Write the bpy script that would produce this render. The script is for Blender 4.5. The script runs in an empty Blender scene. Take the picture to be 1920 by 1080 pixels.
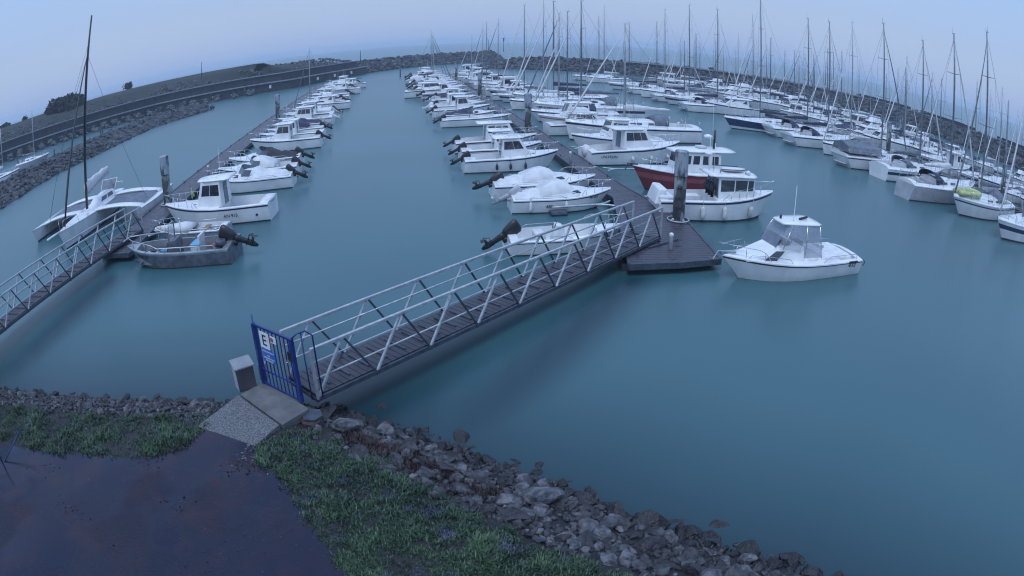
import bpy, math, random
from mathutils import Vector, Matrix, noise
R = math.radians
sc = bpy.context.scene
COL = sc.collection
rnd = random.Random(7)

# ------------------------------------------------------------------ camera (wide webcam lens, curved horizon)
H = 8.5; PITCH = 0.38951; C1 = 0.7846; C3 = 0.0955
cd = bpy.data.cameras.new('camera'); cam = bpy.data.objects.new('camera', cd); COL.objects.link(cam)
cam.location = (0, 0, H); cam.rotation_euler = (math.pi/2 - PITCH, 0, 0)
cd.type = 'PANO'; cd.sensor_width = 36; cd.clip_start = .05; cd.clip_end = 12000
cc = cd.cycles if hasattr(cd, 'cycles') and hasattr(cd.cycles, 'panorama_type') else cd
cc.panorama_type = 'FISHEYE_LENS_POLYNOMIAL'
cc.fisheye_fov = R(180)
cc.fisheye_polynomial_k0 = 0; cc.fisheye_polynomial_k1 = -C1/18; cc.fisheye_polynomial_k2 = 0
cc.fisheye_polynomial_k3 = -C3/18**3; cc.fisheye_polynomial_k4 = 0
sc.camera = cam

def ray(px, py):
    """direction through a photo pixel (1920x1080)"""
    x = (px-960)/960; y = -(py-540)/960; r = math.hypot(x, y)+1e-9; th = C1*r + C3*r**3
    X = math.sin(th)*x/r; Y = math.sin(th)*y/r; Z = -math.cos(th); s, c = math.sin(PITCH), math.cos(PITCH)
    return Vector((X, Y*s - Z*c, Y*c + Z*s))
def W(px, py, z=0.0):
    d = ray(px, py); t = (z-H)/d.z
    return Vector((d.x*t, d.y*t, z))
def top_z(base, px, py):
    d = ray(px, py); return H + d.z*math.hypot(base[0], base[1])/math.hypot(d.x, d.y)

# ------------------------------------------------------------------ materials
MATS = {}
def pm(name, c1, c2=None, scale=4, rough=.5, metal=0, bump=0, bscale=None, spec=.5, rvar=0, coat=0, emit=None, alpha=1, trans=0, coord='Object', stretch=None, lo=.35, hi=.65):
    m = bpy.data.materials.new(name); m.use_nodes = True; nt = m.node_tree; n = nt.nodes; l = nt.links
    b = n['Principled BSDF']; c2 = c2 or tuple(v*.8 for v in c1)
    tc = n.new('ShaderNodeTexCoord'); no = n.new('ShaderNodeTexNoise'); no.inputs['Scale'].default_value = scale; no.inputs['Detail'].default_value = 6
    src = tc.outputs[coord]
    if stretch:
        mp = n.new('ShaderNodeMapping'); mp.inputs['Scale'].default_value = stretch; l.new(src, mp.inputs[0]); src = mp.outputs[0]
    l.new(src, no.inputs['Vector'])
    cr = n.new('ShaderNodeValToRGB'); cr.color_ramp.elements[0].position = lo; cr.color_ramp.elements[1].position = hi
    cr.color_ramp.elements[0].color = (*c2, 1); cr.color_ramp.elements[1].color = (*c1, 1)
    l.new(no.outputs['Fac'], cr.inputs[0]); l.new(cr.outputs[0], b.inputs['Base Color'])
    b.inputs['Roughness'].default_value = rough; b.inputs['Metallic'].default_value = metal
    b.inputs['Specular IOR Level'].default_value = spec; b.inputs['Coat Weight'].default_value = coat
    if rvar:
        mr = n.new('ShaderNodeMapRange'); mr.inputs['To Min'].default_value = max(.02, rough-rvar); mr.inputs['To Max'].default_value = min(1, rough+rvar)
        mr.inputs['From Min'].default_value = .3; mr.inputs['From Max'].default_value = .7
        l.new(no.outputs['Fac'], mr.inputs['Value']); l.new(mr.outputs[0], b.inputs['Roughness'])
    if bump:
        nb = n.new('ShaderNodeTexNoise'); nb.inputs['Scale'].default_value = bscale or scale*6; nb.inputs['Detail'].default_value = 5
        l.new(src, nb.inputs['Vector']); bp = n.new('ShaderNodeBump'); bp.inputs['Strength'].default_value = bump; bp.inputs['Distance'].default_value = .05
        l.new(nb.outputs['Fac'], bp.inputs['Height']); l.new(bp.outputs[0], b.inputs['Normal'])
    if alpha < 1: b.inputs['Alpha'].default_value = alpha
    if trans: b.inputs['Transmission Weight'].default_value = trans
    MATS[name] = m
    return m

white = pm('gelcoat', (.80, .81, .82), (.66, .68, .70), 1.3, .22, coat=.3)
white2 = pm('deck_gelcoat', (.78, .79, .80), (.58, .60, .62), 3.5, .42, bump=.15, bscale=60)
offw = pm('aged_gelcoat', (.62, .64, .66), (.47, .49, .52), 1.5, .38)
greyh = pm('grey_paint', (.34, .36, .40), (.26, .28, .31), 2, .38)
antif = pm('antifouling', (.035, .04, .06), (.06, .06, .07), 5, .7)
bluestr = pm('navy_stripe', (.025, .035, .09), (.035, .045, .11), 3, .3)
navyh = pm('navy_gelcoat', (.018, .03, .10), (.025, .04, .13), 2, .15, coat=.5)
redh = pm('red_paint', (.22, .035, .055), (.16, .03, .045), 2, .3)
redl = pm('faded_red', (.35, .10, .11), (.25, .07, .08), 3, .4)
blackp = pm('black_plastic', (.012, .013, .018), (.020, .021, .028), 6, .38)
greyp = pm('grey_motor_paint', (.42, .44, .48), (.33, .35, .38), 4, .35)
glass = pm('dark_window', (.015, .02, .03), (.03, .04, .055), 1.2, .05, spec=.9)
glassg = pm('grey_window', (.10, .13, .17), (.16, .19, .23), 1.5, .08, spec=.8)
def clear_mat():
    m = pm('clear_vinyl', (.5, .55, .62), (.42, .46, .55), 2, .12, alpha=.26); return m
clearv = clear_mat()
alu = pm('aluminium', (.50, .52, .54), (.38, .40, .42), 3, .38, .75)
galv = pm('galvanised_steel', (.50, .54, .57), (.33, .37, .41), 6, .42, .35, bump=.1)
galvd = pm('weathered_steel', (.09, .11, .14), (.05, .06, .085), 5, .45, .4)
steel = pm('stainless', (.6, .62, .64), (.5, .52, .55), 4, .2, .9)
mastm = pm('anodised_mast', (.26, .28, .31), (.17, .19, .22), 4, .4, .3)
mastw = pm('pale_mast', (.46, .48, .51), (.34, .36, .40), 4, .4, .2)
blackm = pm('carbon_mast', (.012, .013, .018), (.02, .02, .026), 4, .3)
wire = pm('rigging_wire', (.09, .10, .12), (.06, .07, .08), 4, .5)
canvw = pm('pale_canvas', (.66, .67, .68), (.54, .56, .58), 2.5, .75, bump=.35, bscale=7)
canvn = pm('navy_canvas', (.022, .028, .065), (.035, .042, .085), 2.5, .8, bump=.35, bscale=7)
canvg = pm('grey_canvas', (.16, .19, .23), (.10, .12, .16), 2.5, .8, bump=.35, bscale=7)
canvd = pm('black_canvas', (.02, .022, .03), (.035, .037, .045), 2.5, .8, bump=.35, bscale=7)
rubber = pm('fender_vinyl', (.70, .71, .70), (.52, .54, .54), 4, .4)
teak = pm('teak', (.30, .20, .13), (.20, .14, .09), 6, .6, stretch=(1, 8, 1))
yellow = pm('yellow_canvas', (.50, .55, .26), (.38, .43, .20), 3, .6)
orange = pm('orange_vinyl', (.40, .10, .05), (.3, .08, .05), 3, .5)
ltblue = pm('light_blue_plastic', (.12, .38, .62), (.1, .3, .5), 3, .4)
bluepaint = pm('blue_gate_paint', (.012, .035, .20), (.015, .03, .12), 8, .35)
signw = pm('sign_white', (.68, .72, .78), (.58, .62, .68), 6, .4)
signb = pm('sign_blue', (.03, .14, .48), (.03, .11, .38), 6, .4)
inkd = pm('ink', (.015, .015, .02), (.02, .02, .03), 6, .5)
redsig = pm('red_sign', (.5, .06, .06), (.4, .05, .05), 6, .5)
concrete = pm('concrete', (.15, .15, .15), (.085, .088, .092), 2.2, .75, bump=.5, bscale=30)
concd = pm('dark_concrete', (.045, .052, .065), (.025, .03, .04), 1.1, .8, bump=.4, bscale=4)
conccap = pm('coping_concrete', (.27, .29, .32), (.18, .20, .23), 1.5, .7, bump=.3)
rampm = pm('ramp_grit', (.22, .22, .23), (.07, .075, .09), 26, .65, bump=1.0, bscale=45, lo=.4, hi=.6)
rust = pm('rusty_steel', (.085, .045, .04), (.03, .022, .026), 5, .8, bump=.5)
pilem = pm('weed_stained_pile', (.17, .20, .21), (.018, .022, .028), 2.2, .6, lo=.46, hi=.54, bump=.4, stretch=(1, 1, .35))
pilew = pm('pale_pile_sleeve', (.30, .34, .39), (.05, .065, .10), 2.6, .5, lo=.42, hi=.52, bump=.2, stretch=(1, 1, .4))
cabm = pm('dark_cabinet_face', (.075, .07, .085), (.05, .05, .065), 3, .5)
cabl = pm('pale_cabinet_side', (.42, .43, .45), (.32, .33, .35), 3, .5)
rockm = [pm('rock_a', (.095, .097, .108), (.014, .015, .022), 2.2, .6, bump=.9, bscale=9, rvar=.15),
         pm('rock_b', (.050, .047, .053), (.011, .011, .017), 2.6, .55, bump=.9, bscale=9, rvar=.15),
         pm('rock_c', (.17, .17, .19), (.024, .026, .034), 2.8, .6, bump=.9, bscale=11, rvar=.15)]
rockfar = pm('breakwater_rock', (.075, .082, .09), (.014, .017, .024), .9, .8, bump=.6, bscale=3)
rockfar2 = pm('breakwater_rock_pale', (.12, .13, .14), (.03, .034, .042), .9, .8, bump=.6, bscale=3)
hillm = pm('hill_scrub', (.016, .022, .020), (.032, .036, .030), .15, .95, bump=.8, bscale=1.2)
foliage = pm('dark_foliage', (.02, .035, .025), (.01, .018, .015), 2, .8)
bark = pm('bark', (.05, .04, .035), (.03, .025, .022), 3, .9)
grassm = [pm('grass_a', (.034, .080, .034), (.010, .030, .018), 1.5, .45),
          pm('grass_b', (.070, .120, .058), (.026, .055, .030), 1.5, .45),
          pm('grass_c', (.12, .14, .20), (.04, .05, .08), 1.5, .55)]
weedr = pm('red_weed', (.060, .030, .030), (.028, .016, .018), 2, .7)

# planked deck
def plank_mat(name, c1, c2, scale, axis='X', rough=.40):
    m = pm(name, c1, c2, 2.5, rough, rvar=.18); nt = m.node_tree; n = nt.nodes; l = nt.links; b = n['Principled BSDF']
    tc = [x for x in n if x.type == 'TEX_COORD'][0]
    wv = n.new('ShaderNodeTexWave'); wv.bands_direction = axis; wv.wave_profile = 'SAW'; wv.inputs['Scale'].default_value = scale
    l.new(tc.outputs['Object'], wv.inputs[0])
    r = n.new('ShaderNodeValToRGB'); e = r.color_ramp.elements; e[0].position = 0; e[0].color = (.10, .10, .12, 1); e[1].position = .24; e[1].color = (1, 1, 1, 1)
    l.new(wv.outputs['Fac'], r.inputs[0])
    mx = n.new('ShaderNodeMix'); mx.data_type = 'RGBA'; mx.blend_type = 'MULTIPLY'; mx.inputs[0].default_value = 1
    cr = [x for x in n if x.type == 'VALTORGB'][0]
    l.new(cr.outputs[0], mx.inputs[6]); l.new(r.outputs[0], mx.inputs[7]); l.new(mx.outputs[2], b.inputs['Base Color'])
    bp = n.new('ShaderNodeBump'); bp.inputs['Strength'].default_value = .8; bp.inputs['Distance'].default_value = .02
    l.new(r.outputs[0], bp.inputs['Height']); l.new(bp.outputs[0], b.inputs['Normal'])
    return m
deckm = plank_mat('pontoon_planks', (.075, .068, .085), (.040, .038, .052), 1.15, 'Y')
gangdeck = plank_mat('gangway_planks', (.058, .052, .066), (.022, .022, .032), 1.6)

# ------------------------------------------------------------------ mesh builder
class MB:
    def __init__(s): s.v = []; s.f = []; s.m = []
    def add(s, vs, fs, mi=0, M=None):
        o = len(s.v)
        s.v += [tuple(M @ Vector(p)) if M else tuple(p) for p in vs]
        s.f += [tuple(i+o for i in f) for f in fs]; s.m += [mi]*len(fs)
    def box(s, c, d, mi=0, M=None):
        x, y, z = c; a, b, h = d[0]/2, d[1]/2, d[2]/2
        v = [(x+i*a, y+j*b, z+k*h) for k in (-1, 1) for j in (-1, 1) for i in (-1, 1)]
        s.add(v, [(0, 2, 3, 1), (4, 5, 7, 6), (0, 1, 5, 4), (2, 6, 7, 3), (0, 4, 6, 2), (1, 3, 7, 5)], mi, M)
    def hexa(s, b4, t4, mi=0):
        s.add(list(b4)+list(t4), [(3, 2, 1, 0), (4, 5, 6, 7), (0, 1, 5, 4), (1, 2, 6, 5), (2, 3, 7, 6), (3, 0, 4, 7)], mi)
    def tube(s, pts, r, n=6, mi=0, flat=None):
        pts = [Vector(p) for p in pts]; rr = r if isinstance(r, (list, tuple)) else [r]*len(pts); rings = []
        for i, p in enumerate(pts):
            d = (pts[min(i+1, len(pts)-1)]-pts[max(i-1, 0)]).normalized()
            a = d.cross(Vector((0, 0, 1))); a = a.normalized() if a.length > 1e-3 else Vector((1, 0, 0)); b = a.cross(d)
            f = flat or (1, 1)
            rings.append([p + (a*math.cos(2*math.pi*(k+.5)/n)*f[0] + b*math.sin(2*math.pi*(k+.5)/n)*f[1])*rr[i] for k in range(n)])
        o = [p for ring in rings for p in ring]; fs = []
        for i in range(len(pts)-1):
            for k in range(n): fs.append((i*n+k, i*n+(k+1) % n, (i+1)*n+(k+1) % n, (i+1)*n+k))
        fs += [tuple(range(n))[::-1], tuple((len(pts)-1)*n+k for k in range(n))]
        s.add(o, fs, mi)
    def bar(s, a, b, w, h, mi=0):
        """rectangular bar, w across (horizontal), h up"""
        a = Vector(a); b = Vector(b); d = (b-a).normalized(); u = d.cross(Vector((0, 0, 1))); u = u.normalized() if u.length > 1e-3 else Vector((1, 0, 0)); v = u.cross(d)
        q = [(-1, -1), (1, -1), (1, 1), (-1, 1)]
        s.hexa([a+u*i*w/2+v*j*h/2 for i, j in q], [b+u*i*w/2+v*j*h/2 for i, j in q], mi)
    def loft(s, rings, mi=0, cap=True, closed=True, mf=None):
        n = len(rings[0]); o = [p for r_ in rings for p in r_]; fs = []; ms = []
        for i in range(len(rings)-1):
            for k in range(n if closed else n-1):
                fs.append((i*n+k, i*n+(k+1) % n, (i+1)*n+(k+1) % n, (i+1)*n+k)); ms.append(mf(i, k) if mf else mi)
        if cap: fs += [tuple(range(n))[::-1], tuple((len(rings)-1)*n+k for k in range(n))]; ms += [mi, mi]
        b = len(s.v); s.v += [tuple(p) for p in o]; s.f += [tuple(i+b for i in f) for f in fs]; s.m += ms
    def lathe(s, prof, n=12, M=None, mi=0):
        rings = [[Vector((r_*math.cos(2*math.pi*k/n), r_*math.sin(2*math.pi*k/n), z)) for k in range(n)] for r_, z in prof]
        if M: rings = [[M @ p for p in q] for q in rings]
        s.loft(rings, mi)
    def panel(s, q, u0, u1, v0, v1, t=.012, mi=0):
        """thin slab lying proud of the quad q = (p00,p10,p11,p01)"""
        q = [Vector(p) for p in q]; nn = (q[1]-q[0]).cross(q[3]-q[0]).normalized()
        def P(u, v): return q[0].lerp(q[1], u).lerp(q[3].lerp(q[2], u), v)
        c = [P(u0, v0), P(u1, v0), P(u1, v1), P(u0, v1)]
        s.hexa([p-nn*.004 for p in c], [p+nn*t for p in c], mi)
    def build(s, name, mats, parent=None, smooth=False, bevel=0, loc=None):
        me = bpy.data.meshes.new(name); me.from_pydata(s.v, [], s.f)
        for m in (mats if isinstance(mats, (list, tuple)) else [mats]): me.materials.append(m)
        me.polygons.foreach_set('material_index', s.m)
        if smooth: me.polygons.foreach_set('use_smooth', [True]*len(me.polygons))
        me.update(); o = bpy.data.objects.new(name, me); COL.objects.link(o)
        if parent: o.parent = parent
        if loc: o.location = loc
        if bevel:
            b = o.modifiers.new('b', 'BEVEL'); b.width = bevel; b.segments = 2; b.limit_method = 'ANGLE'
        return o
def sm_angle(o, a=40):
    me = o.data; me.polygons.foreach_set('use_smooth', [True]*len(me.polygons))
    try: me.set_sharp_from_angle(angle=R(a))
    except Exception: pass
    return o
def tag(o, label, cat=None, group=None, kind=None):
    if label: o['label'] = label
    if cat: o['category'] = cat
    if group: o['group'] = group
    if kind: o['kind'] = kind
    return o
def empty(name, loc=(0, 0, 0), rz=0):
    o = bpy.data.objects.new(name, None); COL.objects.link(o); o.location = loc; o.rotation_euler = (0, 0, rz); o.empty_display_size = .2
    return o
def copy_tree(o, parent=None):
    c = o.copy(); COL.objects.link(c)
    if parent: c.parent = parent
    if o.name not in KIDS: KIDS[o.name] = list(o.children)
    for ch in KIDS[o.name]: copy_tree(ch, c)
    return c
KIDS = {}; INFO = {}
def text(body, size, loc, rot, m, parent, name='lettering', ext=.004, sx=1):
    c = bpy.data.curves.new(name, 'FONT'); c.body = body; c.size = size; c.extrude = ext; c.align_x = 'CENTER'; c.align_y = 'CENTER'
    c.materials.append(m); t_ = bpy.data.objects.new(name, c); COL.objects.link(t_); me = bpy.data.meshes.new_from_object(t_); bpy.data.objects.remove(t_)
    if not me.materials: me.materials.append(m)
    o = bpy.data.objects.new(name, me); COL.objects.link(o); o.location = loc; o.rotation_euler = rot; o.scale = (sx, 1, 1)
    if parent: o.parent = parent
    return o
def smooth_pts(pts, n=6):
    """Catmull-Rom"""
    P = [Vector(p) for p in pts]; out = []
    for i in range(len(P)-1):
        a, b, c, d = P[max(i-1, 0)], P[i], P[i+1], P[min(i+2, len(P)-1)]
        for k in range(n):
            t = k/n; out.append(.5*((2*b)+(c-a)*t+(2*a-5*b+4*c-d)*t*t+(3*b-a-3*c+d)*t**3))
    return out+[P[-1]]

# ------------------------------------------------------------------ boat kit
class Hull:
    def __init__(s, L, B, fb=(1.15, .85, .8), rake=.7, trake=-.06, stern=.86, full=2.3, wl=.84, draft=.3):
        s.L, s.B, s.fb, s.rake, s.trake, s.stern, s.full, s.wl, s.draft = L, B, fb, rake, trake, stern, full, wl, draft
    def b(s, u):
        if u > .42: f = 1-((u-.42)/.58)**s.full
        else: f = 1-(1-s.stern)*((.42-u)/.42)**1.6
        return max(.015, s.B/2*f)
    def z(s, u):
        bo, mi, st = s.fb; return mi+(bo-mi)*max(0, (u-.35)/.65)**1.7+(st-mi)*max(0, (.35-u)/.35)**1.5
    def x(s, u, t=1.0):
        return -s.L/2+u*s.L - s.rake*(1-t)*max(0, (u-.55)/.45)**2 + s.trake*(1-t)*max(0, 1-u*6)
    def pt(s, u, t, side=1, off=0):
        """t 0 waterline .. 1 sheer"""
        b = s.b(u); w = b*s.wl*(1-.38*max(0, (u-.5)/.5)**1.5); y = w+(b-w)*t**.8
        return Vector((s.x(u, t), side*(y+off), s.z(u)*t))
    def mesh(s, mats, parent, stripe=None, name='hull', us=None):
        m = MB(); us = us or [0, .08, .2, .35, .5, .62, .72, .8, .87, .93, .97, 1]
        lv = [('k', 0), ('w', -.001), ('t', .09), ('t', .3), ('t', .55), ('t', .78), ('t', .86), ('t', 1)]
        rings = []
        for u in us:
            h = []
            for k, t in lv:
                if k == 'k': p = Vector((s.x(u, -.15), .01, -s.draft*(1-.3*u)))
                elif k == 'w': p = s.pt(u, 0); p.y *= .97; p.z = -.06
                else: p = s.pt(u, t)
                h.append(p)
            rings.append([Vector((p.x, -p.y, p.z)) for p in h[::-1]]+h)
        n = len(lv)
        def mf(i, k):
            j = k if k < n else 2*n-1-k-0
            j = (n-2-k) if k < n-1 else (k-n if k > n-1 else 0)
            return 0 if j <= 1 else (2 if stripe and j == stripe else 1)
        m.loft(rings, 1, cap=True, closed=False, mf=mf)
        o = m.build(name, mats, parent); sm_angle(o, 35); return o
    def deck(s, parent, mats, cockpit=(.05, .45), floor=.3, inset=.14, camber=.07, name='deck', coam=.04, floorm=1):
        m = MB(); us = sorted(set([0, .03, .2, .35, .5, .62, .72, .8, .87, .93, .97, 1]))
        c0, c1 = cockpit if cockpit else (2, 3); seq = []
        for u in us:
            if c0 < u < c1 or u < c0 or u > c1: seq.append((u, c0 < u < c1))
        if cockpit: seq += [(c0, False), (c0+1e-5, True), (c1-1e-5, True), (c1, False)]
        seq.sort(); rings = []; flags = []
        for u, ck in seq:
            b = s.b(u)+.02; z = s.z(u)+.012; x = s.x(u); i = min(inset, b*.6); zi = floor if ck else z+coam; zc = zi if ck else z+coam+camber*min(1, b*1.2)
            h = [(x, b, z-.05), (x, b, z), (x, b-i, z+coam), (x, b-i-.02, zi), (x, b*.45, (zi+zc)/2+(0 if ck else camber*.25)), (x, 0, zc)]
            rings.append([Vector(p) for p in h]+[Vector((p[0], -p[1], p[2])) for p in h[-2::-1]]); flags.append(ck)
        m.loft(rings, 0, cap=False, closed=False, mf=lambda i, k: floorm if flags[i] and flags[i+1] and 3 <= k <= 6 else 0)
        fv = rings[0]; m.add(fv, [tuple(range(len(fv)))], 0)
        o = m.build(name, mats, parent); sm_angle(o, 30); return o

def house(x0, x1, w0, w1, z0, z1, rf=.4, rb=.1, tum=.12, z0f=None):
    """tapered cabin block: x0 aft, x1 forward; returns builder, side quads"""
    zf = z0 if z0f is None else z0f
    b4 = [Vector((x0, -w0/2, z0)), Vector((x1, -w1/2, zf)), Vector((x1, w1/2, zf)), Vector((x0, w0/2, z0))]
    t4 = [Vector((x0+rb, -w0/2+tum, z1)), Vector((x1-rf, -w1/2+tum*.9, z1)), Vector((x1-rf, w1/2-tum*.9, z1)), Vector((x0+rb, w0/2-tum, z1))]
    m = MB(); m.hexa(b4, t4)
    Q = dict(port=(b4[2], b4[3], t4[3], t4[2]), star=(b4[0], b4[1], t4[1], t4[0]), front=(b4[1], b4[2], t4[2], t4[1]), back=(b4[3], b4[0], t4[0], t4[3]))
    return m, Q
def roof(x0, x1, w0, w1, z, th=.07, cam=.07, n=9, slope=0, rnd_f=.5):
    m = MB(); rings = []
    for i in range(n+1):
        u = i/n; x = x0+(x1-x0)*u; e = 1-max(0, (u-(1-rnd_f))/rnd_f)**3*.35-max(0, (.12-u)/.12)**2*.12
        w = (w0+(w1-w0)*u)*e/2; zz = z+slope*u-.03*max(0, (u-.75)/.25)**2
        rings.append([Vector((x, -w, zz)), Vector((x, -w*.97, zz+th)), Vector((x, -w*.5, zz+th+cam*.75)), Vector((x, 0, zz+th+cam)), Vector((x, w*.5, zz+th+cam*.75)), Vector((x, w*.97, zz+th)), Vector((x, w, zz))])
    m.loft(rings, 0); return m

def outboard(parent, loc, sc_=1.0, tilt=60, cowl=blackp, leg=None, rz=0):
    """transom motor; tilt swings the lower unit up and aft (-x)"""
    leg = leg or cowl; T = Matrix.Rotation(R(tilt), 4, 'Y'); S = Matrix.Scale(sc_, 4); M = S @ T
    m = MB(); rings = []
    for z, a, b, dx in ((.0, .09, .07, 0), (.06, .17, .12, 0), (.20, .22, .15, .0), (.44, .25, .155, -.02), (.62, .26, .15, -.04), (.70, .21, .12, -.05), (.73, .12, .07, -.06)):
        rings.append([M @ Vector((-.16+dx+a*1.1*math.copysign(abs(math.cos(t))**.7, math.cos(t)), b*math.copysign(abs(math.sin(t))**.7, math.sin(t)), z)) for t in [2*math.pi*k/14 for k in range(14)]])
    m.loft(rings); o = m.build('outboard_motor', cowl, parent, True, loc=loc); o.rotation_euler[2] = rz
    m = MB()
    m.loft([[M @ Vector((-.16+a*c, b*s_, z)) for c, s_ in ((1, 0), (.5, 1), (-.6, 1), (-1, 0), (-.6, -1), (.5, -1))] for z, a, b in ((.03, .15, .10), (-.12, .13, .075), (-.45, .11, .05), (-.62, .12, .04), (-.8, .11, .025), (-.98, .05, .012))])
    m.box((-.24, 0, -.52), (.42, .20, .018), 0, M); m.box((.02, 0, -.02), (.16, .20, .28), 0, M)
    m.lathe([(.005, .16), (.055, .08), (.065, -.06), (.05, -.2), (.02, -.26)], 10, M @ Matrix.Translation((-.18, 0, -.70)) @ Matrix.Rotation(R(90), 4, 'Y') @ Matrix.Diagonal((1, 1, 1, 1)))
    m.build('motor_leg', leg, o, True)
    m = MB()
    for k in range(3):
        A = M @ Matrix.Translation((-.44, 0, -.70)) @ Matrix.Rotation(R(120*k+20), 4, 'X')
        m.add([(-.03, -.02, .03), (-.05, -.09, .10), (.0, -.05, .19), (.035, .05, .18), (.03, .05, .06), (-.03, -.02, .03)], [(0, 1, 2, 3, 4)], 0, A)
        m.add([(-.045, -.02, .03), (-.065, -.09, .10), (-.015, -.05, .19), (.02, .05, .18), (.015, .05, .06)], [(4, 3, 2, 1, 0)], 0, A)
    m.build('propeller', leg, o)
    return o
def pulpit(hull, parent, u0=.62, u1=1.0, h=.5, name='pulpit_rail', r=.014, mid=False, stan=4, mats=None, inn=.06):
    m = MB()
    us = [u0+(u1-.02-u0)*k/7 for k in range(8)]
    def P(u, side, zz): p = hull.pt(u, 1, side); p.y -= side*min(inn, abs(p.y)*.5); p.z += zz; return p
    L_ = [P(u, 1, h*min(1, (k+.15)/1.5)+.02) for k, u in enumerate(us)]
    nose = Vector((hull.x(1)+.12, 0, hull.z(1)+h+.05))
    line = L_+[nose+Vector((-.03, .12, 0)), nose, nose+Vector((-.03, -.12, 0))]+[Vector((p.x, -p.y, p.z)) for p in L_[::-1]]
    m.tube(line, r, 5)
    if mid: m.tube([Vector((p.x, p.y, p.z-h*.45)) for p in line[1:-1]], r*.7, 4)
    for side in (1, -1):
        for k in range(stan):
            i = 1+int(k*6.2/stan); p = L_[i]; b = P(us[i], side, 0); m.tube([b, (p.x+.03, side*p.y, p.z)], r*.9, 4)
    return m.build(name, mats or steel, parent, True)
def fender(parent_loc, label, size=.55, r=.11, col=None, rz=0, name='fender', lean=0):
    m = MB(); h = size/2
    m.lathe([(.02, h+.07), (.03, h+.02), (r*.7, h-.02), (r, h-.1), (r*1.03, 0), (r, -h+.1), (r*.7, -h+.02), (.03, -h-.02)], 10)
    m.tube([(0, 0, h+.05), (0, 0, h+.5)], .01, 4)
    o = m.build(name, col or rubber, None, True, loc=parent_loc); o.rotation_euler = (lean, 0, rz)
    return tag(o, label, 'fender', 'fenders hung along the boat sides')
def side_windows(Q, parent, spans, v0=.42, v1=.88, mats=None, name='side_window', both=True, mx=None):
    """one mesh per pane"""
    for side in (('port', 'star') if both else ('star',)):
        for a, b in spans:
            u0, u1 = (1-b, 1-a) if side == 'port' else (a, b)
            m = MB(); m.panel(Q[side], u0, u1, v0, v1, .012); m.build(name, mats or glass, parent)
def front_windows(Q, parent, n=2, v0=.4, v1=.9, mats=None, face='front'):
    for k in range(n):
        m = MB(); m.panel(Q[face], .05+.9*k/n+.012, .05+.9*(k+1)/n-.012, v0, v1, .012); m.build('windscreen', mats or glass, parent)
def pole(parent, x, y, z0, z1, r=.01, name='aerial', mats=None, lean=0):
    m = MB(); m.tube([(x, y, z0), (x, y, z0+.12), (x+lean, y, z1)], [r*2, r, r*.6], 5); return m.build(name, mats or white, parent, True)

# --- motorboat kinds --------------------------------------------------------
def pilothouse(loc=(0, 0, 0), hdg=0, L=6.2, B=2.5, motor='black', house_at=(.40, .66), hz=1.25, motor_tilt=62, hullmats=None, wins=2, fb=(1.2, .9, .85), roofover=.25, name='pilothouse_boat', stripe=6, motors=1, rf=.55, openback=True, rail=True):
    root = empty(name, loc, hdg); h = Hull(L, B, fb)
    h.mesh(hullmats or [antif, white, bluestr], root, stripe)
    h.deck(root, [white, white2], (.06, house_at[0]+.02), .32)
    x0, x1 = -L/2+house_at[0]*L, -L/2+house_at[1]*L; zd = h.z(.45)+.03; w = B*.74
    m, Q = house(x0, x1, w, w*.86, zd-.05, zd+hz, rf, .08, .10, zd+.02); m.build('cabin', white, root, bevel=.04)
    n = wins; side_windows(Q, root, [(.06+.88*k/n+.01, .06+.88*(k+1)/n-.01-(.0 if k < n-1 else .06)) for k in range(n)], .45, .86)
    front_windows(Q, root, 2, .38, .88)
    m = MB(); m.panel(Q['back'], .32, .68, .02, .86, .015); m.build('cabin_door', glassg, root)
    roof(x0-roofover, x1-rf+.28, w*.98, w*.86, zd+hz+.002, .06, .07).build('cabin_roof', white, root, True)
    # cuddy forward
    m, Q2 = house(x1-.15, x1+L*.16, w*.86, w*.42, zd, zd+.24, .55, 0, .10, zd+.12); m.build('foredeck_cabin', white2, root, bevel=.05)
    m = MB(); m.panel(Q2['star'], .25, .5, .3, .8, .01); m.build('porthole', glass, root); m = MB(); m.panel(Q2['port'], .5, .75, .3, .8, .01); m.build('porthole', glass, root)
    if rail: pulpit(h, root)
    m = MB(); m.box((-L/2+.55, 0, .55), (.5, w*.8, .4)); m.build('bench', white2, root, bevel=.03)
    for side in (1, -1):
        mm = MB(); mm.tube([(x0+.2, side*w*.36, zd+hz+.12), (x0+.3, side*w*.36, zd+hz+.2), (x1-rf-.2, side*w*.33, zd+hz+.2), (x1-rf-.1, side*w*.33, zd+hz+.1)], .014, 5); mm.build('grab_rail', steel, root, True)
    pole(root, x0+.5, -w*.3, zd+hz+.1, zd+hz+1.6)
    if motor:
        c = {'black': blackp, 'grey': greyp, 'white': white}[motor]
        for k in range(motors): outboard(root, (-L/2-.05, (k-(motors-1)/2)*.55, h.z(0)-.08), .84, motor_tilt, c)
    INFO[root.name] = dict(L=L)
    return root, h
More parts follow.
